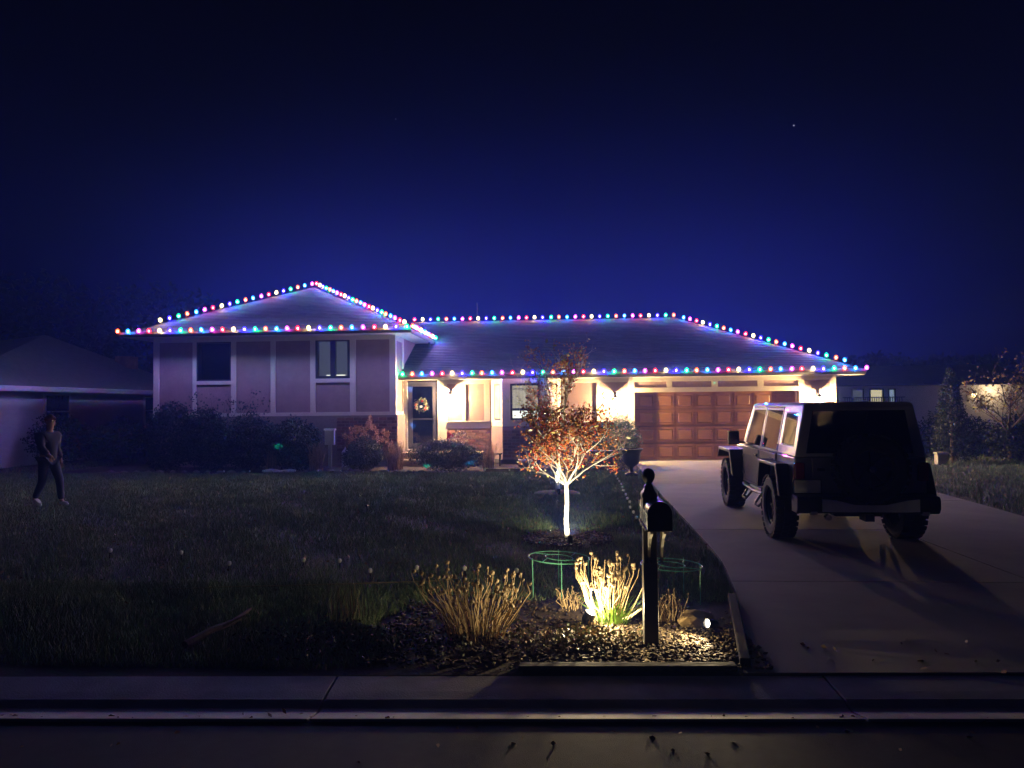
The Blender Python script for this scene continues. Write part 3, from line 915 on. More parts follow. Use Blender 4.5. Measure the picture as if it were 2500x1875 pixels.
bush('evergreen_shrub', 'dark low evergreen in the middle of the hedge before the wall', 'shrub', (-8.7, 20.3), .9, .75, 1.55, 9000, .08, [m_lg, m_ldk], 13, 'dark shrubs under the upper windows')
bush('evergreen_shrub', 'dark evergreen at the right end of the hedge beside the meter box', 'shrub', (-7.45, 20.3), .75, .7, 1.45, 8500, .08, [m_lg, m_ldk], 14, 'dark shrubs under the upper windows')
# leggy shrub whose bare branches reach up the wall
t = thing('leggy_shrub', 'leggy dark shrub with long branches sweeping up the wall panels', 'shrub', (-9.9, 20.9, 0))
mb = MB(); tips = []
for i in range(15):
    a = rng.uniform(-.6, 1.35); L_ = rng.uniform(1.6, 2.55)
    p = [Vector((0, 0, 0))]
    for s in range(5):
        p.append(p[-1] + Vector((math.sin(a * (1 + .12 * s)) * L_ / 5 * .62, rng.uniform(-.05, .04), math.cos(a * .55) * L_ / 5 * .95)))
        if s > 1:
            for q in range(16): tips.append(p[-1] + Vector((rng.gauss(0, .11), rng.gauss(0, .07), rng.gauss(0, .10))))
    mb.tube(p, [.02, .016, .013, .01, .007, .004], 4)
mb.obj('stem', m_bark, t)
V, F = leaf_soup(np.array([tuple(v) for v in tips]), .09, nr, .45)
soup('foliage', V, F, [m_ldk, m_lg], nr.randint(0, 2, len(F)), t, 'stuff')

bush('round_shrub', 'round grey green shrub in front of the dried hydrangea', 'shrub', (-5.4, 20.0), .66, .55, .92, 11000, .045, [m_lgrey, m_lg], 21)
bush('round_shrub', 'wide mounded grey shrub in front of the entry step', 'shrub', (-3.1, 19.85), 1.08, .7, .92, 17000, .045, [m_lgrey, m_lgrey, m_lg], 22)
bush('yew_shrub', 'green yew bush lit from above beside the garage', 'shrub', (1.5, 21.5), .92, .7, 1.46, 12000, .05, [mat('yew_leaf', (.09, .16, .035), .5, var=.3, scale=5), m_lg2], 23, shell=.5)
bush('ground_perennials', 'low dried perennials beneath the yew bush near the urn', 'plants', (1.15, 19.75), .85, .4, .46, 3600, .045, [mat('dry_flower', (.22, .15, .10), .8, var=.3), m_lgrey, m_l2], 24, zc=.12)
bush('flowering_shrub', 'small pale flowering shrub by the brick wall under the ledge', 'shrub', (-2.98, 21.5), .33, .25, 1.10, 420, .05, [m_lgrey, mat('cream_petal', (.55, .50, .36), .6)], 25, zc=.72, weights=[.35, .65])
# white meter box and low lamp by the hydrangea
t = thing('meter_pedestal', 'white utility box on a post beside the hedge', 'utility box', (-6.66, 20.95, 0))
MB().box(-.05, .05, -.03, .03, 0, .68).obj('post', m_white, t); MB().box(-.14, .14, -.07, .07, .66, 1.08).obj('box', m_white, t, bevel=.01)
MB().prism([(-.09, 1.08), (.09, 1.08), (.07, 1.13), (-.07, 1.13)], 'x', -.16, .16).obj('lid', m_white, t)
t = thing('garden_ornament', 'small pale lantern shaped ornament below the hydrangea', 'ornament', (-6.02, 20.3, 0))
MB().box(-.09, .09, -.09, .09, 0, .10).obj('base', m_white, t, bevel=.01)
o = MB()
for sx_ in (-.07, .07):
    for sy_ in (-.07, .07): o.box(sx_ - .01, sx_ + .01, sy_ - .01, sy_ + .01, .10, .48)
for k in range(5): o.box(-.06, .06, -.075, -.07, .16 + k * .06, .175 + k * .06)
o.obj('frame', m_white, t)
MB().lathe([(.13, .48), (.02, .60), (.015, .64)], 4, m=Matrix.Rotation(math.pi / 4, 3, 'Z')).obj('roof', m_white, t)

# dried hydrangea with big papery heads
t = thing('hydrangea', 'dried hydrangea with rusty papery flower heads by the house corner', 'shrub', (-5.45, 20.75, 0))
g_ = random.Random(5); mb = MB(); hp_ = []
for i in range(34):
    a = g_.uniform(0, 6.28); rr = .75 * math.sqrt(g_.random()); e = Vector((rr * math.cos(a), rr * .6 * math.sin(a), 1.42 - .55 * rr * rr - g_.uniform(0, .55)))
    mb.tube([(e.x * .15, e.y * .15, 0), (e.x * .6, e.y * .6, e.z * .6), e], [.008, .006, .004], 4)
    for q in range(70):
        d = Vector((g_.gauss(0, 1), g_.gauss(0, 1), g_.gauss(0, 1))).normalized() * g_.uniform(.6, 1)
        hp_.append((e.x + d.x * .065, e.y + d.y * .065, e.z + d.z * .095))
mb.obj('stem', m_bark, t)
V, F = leaf_soup(np.array(hp_), .048, nr, .8)
soup('flower_heads', V, F, [mat('rusty_petal', (.60, .27, .13), .7, var=.25), mat('tan_petal', (.62, .38, .22), .7, var=.25)], nr.randint(0, 2, len(F)), t, 'stuff')

def grass_clump(name, label, c, r, h, n, mats, seed, width=.012, lean=.35, head=0, group=None, cat='ornamental grass'):
    r_ = np.random.RandomState(seed)
    t = thing(name, label, cat, (c[0], c[1], 0), group=group)
    a = r_.uniform(0, 6.283, n); b = r * .35 * np.sqrt(r_.uniform(size=n)); L = h * r_.uniform(.55, 1.05, n); ln = lean * r_.uniform(.2, 1.2, n) * L
    w = width * r_.uniform(.6, 1.3, n)
    ba = r_.uniform(0, 6.283, n)
    bx, by = b * np.cos(ba), b * np.sin(ba)
    pts = []
    for s in (0, .35, .7, 1.0):
        off = ln * s ** 1.8; z = L * (s - .12 * s * s * (ln / L))
        ww = w * (1 - s * .85)
        cx, cy = bx + off * np.cos(a), by + off * np.sin(a)
        px_, py_ = -np.sin(a) * ww / 2, np.cos(a) * ww / 2
        tw = r_.uniform(-.4, .4, n)
        pts.append(np.stack([cx - px_, cy - py_, z], 1)); pts.append(np.stack([cx + px_, cy + py_, z + tw * ww], 1))
    V = np.stack(pts, 1).reshape(-1, 3)
    fc = np.array([(0, 1, 3, 2), (2, 3, 5, 4), (4, 5, 7, 6)])
    F = (np.arange(n)[:, None, None] * 8 + fc[None]).reshape(-1, 4)
    soup('blades', V, F, mats, np.repeat(r_.randint(0, len(mats), n), 3), t, 'stuff')
    return t
m_dry = mat('dry_grass', (.50, .33, .24), .8, var=.3, scale=9); m_dry2 = mat('dry_grass_dark', (.32, .21, .16), .85, var=.3, scale=9)
grass_clump('ornamental_grass', 'dry pinkish grass tuft at the right end of the hedge', (-6.75, 20.0), .55, .80, 420, [m_dry, m_dry2], 31, .014)
grass_clump('ornamental_grass', 'dry grass tuft between the two round shrubs', (-4.6, 20.3), .6, .78, 520, [m_dry, m_dry2], 32, .014)
grass_clump('ornamental_grass', 'thin dry grass tuft left of the bay window', (-2.0, 20.3), .45, .75, 260, [m_dry, m_dry2], 33, .012)
grass_clump('ornamental_grass', 'thin dark weeds before the middle of the hedge', (-7.9, 19.7), .4, .62, 160, [m_dry2, m_lgrey], 34, .012)
grass_clump('ornamental_grass', 'faint sparse dry plant in the dark front bed', (-1.75, 5.95), .5, .36, 70, [m_l2, m_lgrey], 35, .006)

# ------------------------------------------------------------------ crab apple trees
def white_tree(name, label, loc, H_, forks, fruit_n, leaf_n, seed, fork_z, width, trunk_r):
    g_ = random.Random(seed)
    t = thing(name, label, 'tree', (loc[0], loc[1], 0), group='young fruit trees with spotlit trunks on the lawn')
    tr = MB()
    tr.tube([(0, 0, -.02), (.004, 0, .06), (-.006, 0, fork_z * .35), (.008, 0, fork_z * .7), (0, 0, fork_z)], [trunk_r * 1.35, trunk_r * 1.1, trunk_r, trunk_r * .95, trunk_r * .95], 10)
    tr.obj('trunk', mat('spotlit_bark', (.62, .58, .46), .7, var=.12, scale=20, bump=.4, bscale=40), t, smooth=True)  # spotlight brightness put into the trunk as near-white bark
    br = MB(); fruit = []; leaves = []
    def grow(p, d, L, r, depth):
        pts = [Vector(p)]; rs = [r]; n = 4
        dd = Vector(d)
        for i in range(n):
            dd = (dd + Vector((g_.gauss(0, .13), g_.gauss(0, .13), g_.gauss(.07, .08)))).normalized()
            pts.append(pts[-1] + dd * L / n); rs.append(r * (1 - .16 * (i + 1)))
        br.tube(pts, rs, 6 if r > .012 else 4)
        for q in pts[1:]:
            if depth >= 1:
                for _ in range(g_.choice((0, 1, 2, 3)) if depth > 1 else 1):
                    fruit.append(q + Vector((g_.gauss(0, .035), g_.gauss(0, .035), g_.gauss(-.01, .03))))
                    if g_.random() < .6: fruit.append(fruit[-1] + Vector((g_.gauss(0, .012), g_.gauss(0, .012), -.016)))
                if g_.random() < .5: leaves.append(q + Vector((g_.gauss(0, .03), g_.gauss(0, .03), g_.gauss(0, .03))))
        if depth < 4 and r > .0022:
            k = 3 if depth < 3 else 2
            for i in range(k + (1 if depth == 0 else 0)):
                s = g_.randint(1, n)
                ax = Vector((g_.gauss(0, 1), g_.gauss(0, 1), g_.gauss(0, .5))).normalized()
                nd = (dd * .75 + ax * .75 + Vector((0, 0, .18))).normalized()
                grow(pts[s], nd, L * g_.uniform(.5, .78), r * .52, depth + 1)
    for (d, L, r) in forks:
        grow((0, 0, fork_z - .02), Vector(d).normalized(), L, r, 0)
    br.obj('limbs', mat('pale_bark', (.36, .32, .25), .75, var=.2, scale=14, bump=.3), t)
    g_.shuffle(fruit)
    fruit = [f for f in fruit if abs(f.x) < width and f.z < H_][:fruit_n]
    fm = []; fv = MB()
    for f in fruit:
        fv.ico(f, g_.uniform(.011, .016), mi=g_.randint(0, 3) if f.z > fork_z * .9 or True else 0, sub=1) if len(fv.v) < 12 * 900 else fv.add(
            [(f.x + a * .014, f.y + b * .014, f.z + c * .014) for a, b, c in ((1, 0, 0), (-1, 0, 0), (0, 1, 0), (0, -1, 0), (0, 0, 1), (0, 0, -1))],
            [(0, 2, 4), (2, 1, 4), (1, 3, 4), (3, 0, 4), (2, 0, 5), (1, 2, 5), (3, 1, 5), (0, 3, 5)], g_.randint(0, 3))
    fv.obj('fruit', [mat('fruit_red', (.42, .06, .03), .35, var=.2), mat('fruit_orange', (.50, .16, .04), .35, var=.2), mat('fruit_dark', (.20, .05, .03), .4, var=.2), mat('fruit_amber', (.50, .25, .07), .4, var=.2)], t, smooth=True, fix=False, kind='stuff')
    g_.shuffle(leaves)
    L2 = leaves[:leaf_n]
    if L2:
        V, F = leaf_soup(np.array([tuple(v) for v in L2]), .062, nr, .5)
        soup('leaves', V, F, [mat('yellow_leaf', (.60, .50, .12), .55, var=.15), mat('cream_leaf', (.62, .56, .30), .55, var=.15), m_l2], nr.choice(3, len(F), p=[.4, .3, .3]), t, 'stuff')
    print(name, len(fruit), len(L2))
    return t
white_tree('crabapple_tree', 'nearer small tree with spotlit trunk and a crown full of orange red fruit', (.06, 9.63), 2.3,
           [((-.55, .1, 1), .62, .020), ((.5, -.1, .95), .66, .020), ((.0, .2, 1), .85, .024), ((-.9, -.15, .55), .60, .013), ((.8, .2, .75), .60, .014), ((-.25, -.45, .9), .55, .013), ((.3, .5, .8), .55, .013), ((-.9, .3, .4), .5, .012)], 2700, 420, 41, .72, .68, .030)
white_tree('crabapple_tree', 'farther tall slim tree with spotlit trunk standing behind the fruit laden one', (-.08, 14.71), 3.1,
           [((-.18, .1, 1), 1.0, .026), ((.1, -.1, 1), 1.2, .028), ((.35, .2, 1), .9, .018), ((-.4, -.1, 1), .8, .018)], 1400, 160, 47, 1.02, .62, .045)

def spotlight(label, loc, target, watts, blend=.5, size=80, head=.035, col=(1.0, .86, .62), lit=True, lens=12.0, kind='SPOT'):
    t = thing('garden_spotlight', label, 'spotlight', loc, group='small garden spotlights')
    d = (Vector(target) - Vector(loc)); hz_ = .10
    d = (Vector(target) - Vector(loc) - Vector((0, 0, hz_))).normalized()
    M_ = d.to_track_quat('Z', 'Y').to_matrix()
    MB().tube([(0, 0, -.04), (0, 0, hz_ - .03)], .008, 6).obj('stake', m_dkmetal, t)
    c0 = Vector((0, 0, hz_))
    def prof(pr): return [(r, z) for r, z in pr]
    MB().lathe(prof([(.012, -.07), (head * .8, -.06), (head, -.03), (head, .035), (head * .9, .035), (head * .88, .02)]), 14, tuple(c0), M_, cap=False).obj('housing', m_dkmetal, t, smooth=True)
    MB().lathe([(head * .88, .018), (head * .6, .024), (.001, .027)], 14, tuple(c0), M_, cap=False).obj('lens', emat('spot_lens_%d' % int(lens * 10), (1, .93, .78), lens) if 'spot_lens_%d' % int(lens * 10) not in MATS else MATS['spot_lens_%d' % int(lens * 10)], t)
    if kind == 'POINT':
        lamp('spot_lamp', 'POINT', c0 + d * .06, watts, (1, .78, .44), t, .02)
        return t
    l = lamp('spot_lamp', 'SPOT', c0 + d * .045, watts, col, t, .02, spot_size=R(size), spot_blend=blend)
    l.rotation_euler = d.to_track_quat('-Z', 'Y').to_euler()
    return t

SPOT = 1.0
spotlight('white hot spotlight at the foot of the glowing stalks, left of the mailbox', (.20, 5.82, 0), (.34, 5.79, .42), 50 * SPOT, kind='POINT', lens=8, head=.045)
spotlight('oval glowing spotlight by the rock at the driveway edge', (1.10, 5.66, 0), (.55, 5.30, .22), 26 * SPOT, col=(1, .78, .44), size=150, lens=10, head=.034)
spotlight('black spotlight can aimed up the nearer white trunk', (.10, 9.12, 0), (.06, 9.62, .62), 210 * SPOT, size=115, lens=10)
spotlight('black spotlight aimed up the farther white trunk', (-.05, 14.15, 0), (-.08, 14.7, .95), 300 * SPOT, size=105, lens=10)

# ------------------------------------------------------------------ dried stalk clumps
def stalks(label, c, r, h, n, seed, green=0, lean=.35, headr=.014, ry=.8):
    g_ = random.Random(seed)
    t = thing('stalk_clump', label, 'dried plant', (c[0], c[1], 0), group='clumps of dried stalks in the street bed')
    sm = MB(); hm_ = MB()
    for i in range(n):
        a = g_.uniform(0, 6.283); q = math.sqrt(g_.random())
        bx, by = r * .45 * q * math.cos(a), r * .45 * ry * q * math.sin(a)
        L_ = h * g_.uniform(.55, 1.05); tx, ty = bx + lean * L_ * q * math.cos(a) + g_.gauss(0, .015), by + lean * L_ * q * math.sin(a)
        mid = ((bx + tx) / 2 + g_.gauss(0, .008), (by + ty) / 2, L_ * .55)
        k1 = g_.gauss(0, .02); sm.tube([(bx, by, -.01), (bx * .7 + mid[0] * .3, by * .7 + mid[1] * .3, L_ * .22), (mid[0] + k1, mid[1], mid[2]), (tx, ty, L_ * .85), (tx + g_.gauss(0, .012), ty, L_)], [.0042, .004, .0036, .003, .0026], 4, cap=False)
        if g_.random() < .8: hm_.ico((tx, ty, L_ + headr * .6), headr * g_.uniform(.7, 1.25), sub=1, noise=.18, rg=g_)
    sm.obj('stalks', mat('straw_stalk', (.45, .33, .17), .75, var=.25, scale=12), t, kind='stuff')
    hm_.obj('seed_heads', mat('seed_head', (.42, .33, .20), .85, var=.3, scale=40), t, kind='stuff')
    if green:
        g2 = np.random.RandomState(seed); n2 = green
        a = g2.uniform(0, 6.283, n2); L = .17 * g2.uniform(.5, 1.2, n2); ln = L * g2.uniform(.4, 1.1, n2); b = r * .5 * np.sqrt(g2.uniform(size=n2)); w = .013
        bx, by = b * np.cos(a) + .04, b * np.sin(a)
        P0 = np.stack([bx, by, np.zeros(n2)], 1); sd_ = np.stack([-np.sin(a), np.cos(a), 0 * a], 1) * w / 2
        P1 = P0 + np.stack([np.cos(a) * ln * .5, np.sin(a) * ln * .5, L * .7], 1); P2 = P0 + np.stack([np.cos(a) * ln, np.sin(a) * ln, L], 1)
        V = np.stack([P0 - sd_, P0 + sd_, P1 + sd_, P1 - sd_, P2 + sd_ * .2, P2 - sd_ * .2], 1).reshape(-1, 3)
        F = (np.arange(n2)[:, None, None] * 6 + np.array([(0, 1, 2, 3), (3, 2, 4, 5)])[None]).reshape(-1, 4)
        soup('green_blades', V, F, mat('lime_blade', (.14, .26, .03), .5, var=.25), None, t, 'stuff')
    return t
stalks('broad clump of dry tan stalks with round seed heads in the street bed', (-.66, 5.62), .46, .47, 105, 51, lean=.55, headr=.018)
stalks('brilliantly lit clump of dry stalks with green blades beside the mailbox', (.36, 6.02), .26, .50, 62, 52, green=150, lean=.30, headr=.019)
stalks('row of short cut brown stalks behind the lit clump', (.07, 6.42), .22, .17, 34, 53, lean=.15, headr=.005)
stalks('cut brown stalks to the right of the mailbox post', (.84, 6.05), .24, .24, 36, 54, lean=.2, headr=.006)
t = thing('curved_stalk', 'long pale stalk leaning towards the mailbox post', 'dried plant', (.44, 5.97, 0))
MB().tube([(0, 0, .02), (.08, -.06, .07), (.165, -.16, .165)], [.010, .013, .009], 6).obj('stalk', mat('pale_stalk', (.55, .48, .30), .7), t)
MB().tube([(0.05, 0, .02), (.12, -.06, .16), (.18, -.16, .33)], [.005, .005, .004], 5).obj('stalk', mat('straw_stalk', (.45, .33, .17), .75), t)
# ground cover to the left of the mailbox
foliage_t = thing('ground_cover', 'low leafy ground cover spilling left of the mailbox', 'plants', (.12, 5.5, 0))
foliage('leaves', foliage_t, (0, 0, .0), (.62, .36, .13), 2600, .032, [mat('sage_leaf', (.16, .17, .09), .7, var=.3), m_l1, m_lg2, m_l2], seed=61, shell=.05, zmin=.005, aspect=.6)
t = thing('ground_cover', 'sparse faint plants at the dark left end of the street bed', 'plants', (-1.3, 5.4, 0))
foliage('leaves', t, (0, 0, .0), (1.4, .5, .13), 3200, .034, [m_lgrey, m_l2, m_ldk], seed=62, shell=.05, zmin=.005)
# rock
t = MB().ico((0, 0, .05), .13, sub=2, sc=(1.1, .8, .62), noise=.10, rg=random.Random(3)).obj('rock', mat('ochre_rock', (.34, .24, .11), .9, var=.3, scale=12, bump=.7, bscale=25), loc=(1.04, 5.92, 0), rot=(0, 0, .3))
tag(t, 'ochre rock beside the glowing spotlight at the driveway edge', 'rock')

# ------------------------------------------------------------------ wire plant rings
m_wire = mat('green_wire', (.20, .66, .44), .35, var=.1)
def ringstand(label, c, h, r, legs, tilt=0):
    t = thing('plant_ring', label, 'plant support', (c[0], c[1], 0), group='green wire peony rings')
    def circ(rr, cx=0, cy=0, z=h, n=28): return [(cx + rr * math.cos(2 * math.pi * k / n), cy + rr * math.sin(2 * math.pi * k / n), z + tilt * math.cos(2 * math.pi * k / n)) for k in range(n + 1)]
    MB().tube(circ(r), .0055, 5, cap=False).obj('outer_ring', m_wire, t)
    MB().tube(circ(r * .45), .0045, 5, cap=False).obj('inner_ring', m_wire, t)
    s = MB()
    for k in range(4):
        a = k * math.pi / 2 + .5
        s.tube([(r * .45 * math.cos(a), r * .45 * math.sin(a), h + .002), (r * math.cos(a + .5), r * math.sin(a + .5), h + tilt * math.cos(a + .5))], .0035, 4)
    s.obj('spoke', m_wire, t)
    for a in legs:
        MB().tube([(r * math.cos(a), r * math.sin(a), h + .02), (r * .98 * math.cos(a), r * .98 * math.sin(a), -.03)], .0042, 5).obj('leg', m_wire, t)
    return t
ringstand('green wire ring on legs left of the glowing stalks', (-.03, 6.92), .33, .285, (-2.6, -1.5, -.35, 1.6), -.012)
ringstand('green wire ring on legs right of the mailbox post', (.97, 6.72), .31, .27, (-2.2, -.55, 1.0, 2.6), -.01)

# ------------------------------------------------------------------ mailbox
t = thing('mailbox', 'black arched mailbox on a square post with a ball finial', 'mailbox', (.635, 5.47, 0))
m_bk = mat('black_post_paint', (.055, .052, .05), .35, var=.15, bump=.1)
m_bx = mat('black_box_paint', (.035, .035, .036), .22, var=.1, coat=.4)
MB().box(-.048, .048, -.048, .048, -.05, 1.07).obj('post', m_bk, t, bevel=.004)
MB().box(-.052, .052, -.052, .052, 0, .60).obj('sleeve', m_bk, t, bevel=.005)
MB().lathe([(.075, 1.07), (.078, 1.085), (.072, 1.10), (.055, 1.115), (.045, 1.13), (.040, 1.15), (.026, 1.165), (.024, 1.178)], 4, m=Matrix.Rotation(math.pi / 4, 3, 'Z')).obj('post_cap', m_bk, t)
MB().lathe([(.02, 1.165), (.030, 1.178), (.044, 1.20), (.048, 1.225), (.044, 1.25), (.030, 1.27), (.010, 1.28), (.001, 1.281)], 18).obj('finial', m_bk, t, smooth=True)
pts = [(-.082, .88), (-.082, .98)] + [(.082 * math.cos(a), .985 + .088 * math.sin(a)) for a in [math.pi - k * math.pi / 12 for k in range(13)]] + [(.082, .98), (.082, .88)]
# the box reaches from the post out towards the street
bx = MB().prism([(x_ + .035, z_) for x_, z_ in pts], 'y', -.31, .20).obj('box', m_bx, t, smooth=True)
dp_ = [(x_ * 1.05 + .035, .975 + (z_ - .975) * 1.05) for x_, z_ in pts]
MB().prism(dp_, 'y', -.335, -.311).obj('door', m_bx, t, smooth=True, bevel=.003)
MB().box(.02, .05, -.345, -.335, 1.02, 1.045).obj('latch', m_bx, t)
MB().box(-.055, .125, -.30, .18, .865, .879).obj('platform', m_bk, t)
for s in (-1, 1):
    cx = .035 + s * .045
    pr = [(-.052, .60), (-.052, .64), (-.09, .72), (-.15, .79), (-.24, .84), (-.24, .864), (-.052, .864)]
    MB().prism([(y_, z_) for y_, z_ in pr], 'x', cx - .009, cx + .009).obj('bracket', mat('cream_bracket', (.42, .40, .32), .5), t)

# ------------------------------------------------------------------ globe stake lights round the lawn
gm_ = mat('frosted_globe', (.78, .78, .76), .25, var=.05, coat=.5)
def sl_proto(label):
    t = thing('stake_light', label, 'garden light', (0, 0, 0), group='small round stake lights edging the lawn')
    inst('globe', GLB, t); inst('stake', STK, t); return t
GLB = MB().lathe([(.001, .050), (.012, .053), (.020, .064), (.023, .078), (.020, .092), (.012, .101), (.001, .104)], 10, cap=False).mesh('globe', gm_, smooth=True)
STK = MB().lathe([(.002, -.03), (.006, 0), (.006, .045), (.013, .05), (.014, .060)], 6).mesh('stake', m_dkmetal)
def place_sl(pts, label):
    for i_, (x_, y_) in enumerate(pts):
        t = sl_proto(ORD[i_] + ' ' + label); t.location = (x_ + rng.uniform(-.02, .02), y_ + rng.uniform(-.03, .03), rng.uniform(-.01, .015)); t.rotation_euler = (rng.uniform(-.15, .15), rng.uniform(-.15, .15), 0)
place_sl([(1.30 - .0085 * k * 2, 17.9 - .58 * k) for k in range(18)], 'white globe stake light from the urn in the row towards the mailbox')
place_sl([(-8.9 + .63 * k, 19.02 + .12 * math.sin(k * .8)) for k in range(17)], 'white globe stake light from the left along the house bed')
place_sl([(.95, 7.55), (-.45, 7.50), (-.98, 7.52), (-1.5, 7.56), (-1.95, 7.48), (-2.4, 7.9), (-2.86, 7.97), (-3.6, 7.8), (-4.4, 8.3), (-5.3, 8.4)], 'white globe stake light left of the mailbox across the front lawn')
t = MB().tube([(-3.78, 6.9, .02), (-3.2, 6.95, .035), (-2.7, 7.02, .03), (-2.0, 7.12, .03), (-1.2, 7.25, .03)], .006, 5).obj('cord', mat('pale_cord', (.30, .26, .12), .6)); tag(t, 'thin pale cord lying across the front of the lawn', 'cord')
t = MB().tube([(-2.75, 5.25, .03), (-2.68, 5.5, .06), (-2.62, 5.75, .05), (-2.58, 6.0, .09)], [.03, .026, .022, .012], 7); t.tube([(-2.66, 5.6, .05), (-2.5, 5.7, .12)], [.014, .006], 5)
t = t.obj('fallen_branch', mat('grey_wood', (.17, .13, .13), .9, var=.3, bump=.5), smooth=True); tag(t, 'grey fallen branch lying in the dark bed by the street', 'branch')

# ------------------------------------------------------------------ urn, bird bath, small entry things
t = thing('urn_planter', 'tall dark urn planter on the lawn beside the driveway', 'urn', (1.70, 18.1, 0))
m_urn = mat('dark_iron', (.03, .028, .028), .5, var=.2, bump=.2)
MB().box(-.15, .15, -.15, .15, 0, .06).obj('plinth', m_urn, t, bevel=.01)
MB().lathe([(.13, .06), (.12, .085), (.06, .11), (.045, .17), (.05, .21), (.07, .235), (.10, .25), (.17, .31), (.21, .40), (.215, .50), (.22, .56), (.26, .62), (.285, .64), (.285, .665), (.255, .67), (.20, .62), (.19, .55)], 22, cap=False).obj('bowl', m_urn, t, smooth=True)
MB().lathe([(.001, .60), (.21, .59)], 16, cap=False).obj('soil', m_mulch, t)
t = thing('bird_bath', 'low dark bird bath dish in front of the yew bush', 'bird bath', (1.08, 20.35, 0))
MB().lathe([(.11, 0), (.11, .03), (.05, .06), (.04, .36), (.07, .42)], 14).obj('pedestal', m_urn, t, smooth=True)
MB().lathe([(.07, .41), (.26, .46), (.30, .49), (.28, .49), (.2, .465), (.001, .45)], 20, cap=False).obj('dish', mat('grey_stone', (.25, .24, .24), .7), t, smooth=True)
# wreath on the storm door
t = thing('wreath', 'round floral wreath with red flowers hanging on the front door', 'wreath', (-4.30, 22.58, 1.77))
g_ = random.Random(9)
MB().tube([(.16 * math.cos(k * math.pi / 10), 0, .16 * math.sin(k * math.pi / 10)) for k in range(21)], .018, 6, cap=False).obj('hoop', mat('dry_twig', (.10, .06, .04), .9), t)
P = []
for i in range(420):
    a = g_.uniform(0, 6.283); rr = .165 + g_.gauss(0, .035); P.append((rr * math.cos(a), -.02 + g_.gauss(0, .015), rr * math.sin(a)))
V, F = leaf_soup(np.array(P), .05, nr, .5)
soup('greenery', V, F, [mat('wreath_green', (.16, .20, .11), .6, var=.3), mat('wreath_sage', (.33, .34, .22), .6, var=.2)], nr.randint(0, 2, len(F)), t, 'stuff')
for (a, rr, rad, col) in [(1.3, .14, .05, 'red_petal'), (3.0, .17, .05, 'coral_petal'), (3.5, .19, .035, 'coral_petal'), (-.75, .17, .055, 'red_petal'), (-.35, .15, .04, 'red_petal')]:
    f = MB()
    for k in range(9):
        b = k * 2.4; q = rad * .35 * math.sqrt(k / 3)
        f.ico((rr * math.cos(a) + q * math.cos(b), -.05, rr * math.sin(a) + q * math.sin(b)), rad * .42, sub=1, sc=(1, .5, 1))
    f.obj('flower', mat(col, (.45, .04, .04) if col[0] == 'r' else (.65, .16, .10), .6, var=.2), t)
MB().box(-.035, .035, -.06, -.045, -.07, .0).obj('card', m_white, t)
# red flag-shaped sign at the brick wall
t = thing('garden_sign', 'small red pointed sign against the brick beside the pale shrub', 'sign', (-3.40, 21.9, 0))
MB().tube([(0, 0, 0), (0, 0, 1.0)], .006, 5).obj('pole', m_dkmetal, t)
MB().prism([(.005, .74), (.005, .99), (.24, .86)], 'y', -.006, .0).obj('pennant', mat('red_cloth', (.62, .05, .05), .7), t)
MB().prism([(.05, .83), (.05, .89), (.10, .86)], 'y', -.010, -.007).obj('emblem', mat('dark_red', (.2, .02, .02), .7), t)
# dark bench and a roll of something by the bay
t = thing('garden_bench', 'low dark bench between the entry and the bay window', 'bench', (-2.1, 21.4, 0))
for k in range(3): MB().box(-.38, .38, -.16 + k * .11, -.07 + k * .11, .33, .355).obj('slat', m_timber, t, bevel=.004)
for sx_ in (-.33, .33): MB().box(sx_ - .02, sx_ + .02, -.14, .14, 0, .33).obj('leg', m_timber, t)
t = MB().lathe([(.10, -.20), (.11, -.18), (.11, .18), (.10, .20)], 14, m=Matrix.Rotation(math.pi / 2, 3, 'Y')).obj('log', mat('pale_log', (.34, .29, .24), .85, var=.3, bump=.4), loc=(-1.02, 21.0, .11), smooth=True)
tag(t, 'short pale log lying below the bay window', 'log')
def rock(label, loc, r, sc, seed, col=(.55, .52, .48), name='rock'):
    o = MB().ico((0, 0, r * sc[2] * .5), r, sub=2, sc=sc, noise=.08, rg=random.Random(seed)).obj(name, mat('rock_%d' % int(col[0] * 100), col, .85, var=.2, bump=.4, bscale=20), loc=loc, rot=(0, 0, seed))
    return tag(o, label, 'rock')
rock('flat white stone left of the bare weeds at the bed edge', (-7.80, 19.45, 0), .26, (1, .6, .28), 3)
rock('flat white stone right of the bare weeds at the bed edge', (-7.35, 19.5, 0), .24, (1, .6, .26), 4)
for k in range(5):
    o = MB().ico((0, 0, .03), .05, sub=1, sc=(1.1, .8, .8), noise=.1, rg=random.Random(k)).obj('pebble', mat('rock_55', (.55, .52, .48), .85), loc=(-3.42 + .11 * k, 19.15, 0))
    tag(o, ORD[k] + ' white pebble from the left before the wide mounded shrub', 'pebble', 'white pebbles in a short row')
for k in range(26):
    x_ = -12.2 + k * .34; 
    if -8.3 < x_ < -7.0: continue
    o = MB().ico((0, 0, .03), rng.uniform(.06, .11), sub=1, sc=(1.3, .8, .7), noise=.14, rg=random.Random(40 + k)).obj('edging_stone', mat('edge_stone', (.20, .18, .17), .9, var=.3), loc=(x_, 19.28 + .1 * math.sin(x_), 0), rot=(0, 0, k))
    tag(o, ORD[k] + ' rough grey edging stone from the left along the hedge bed', 'stone', 'edging stones along the planting bed')

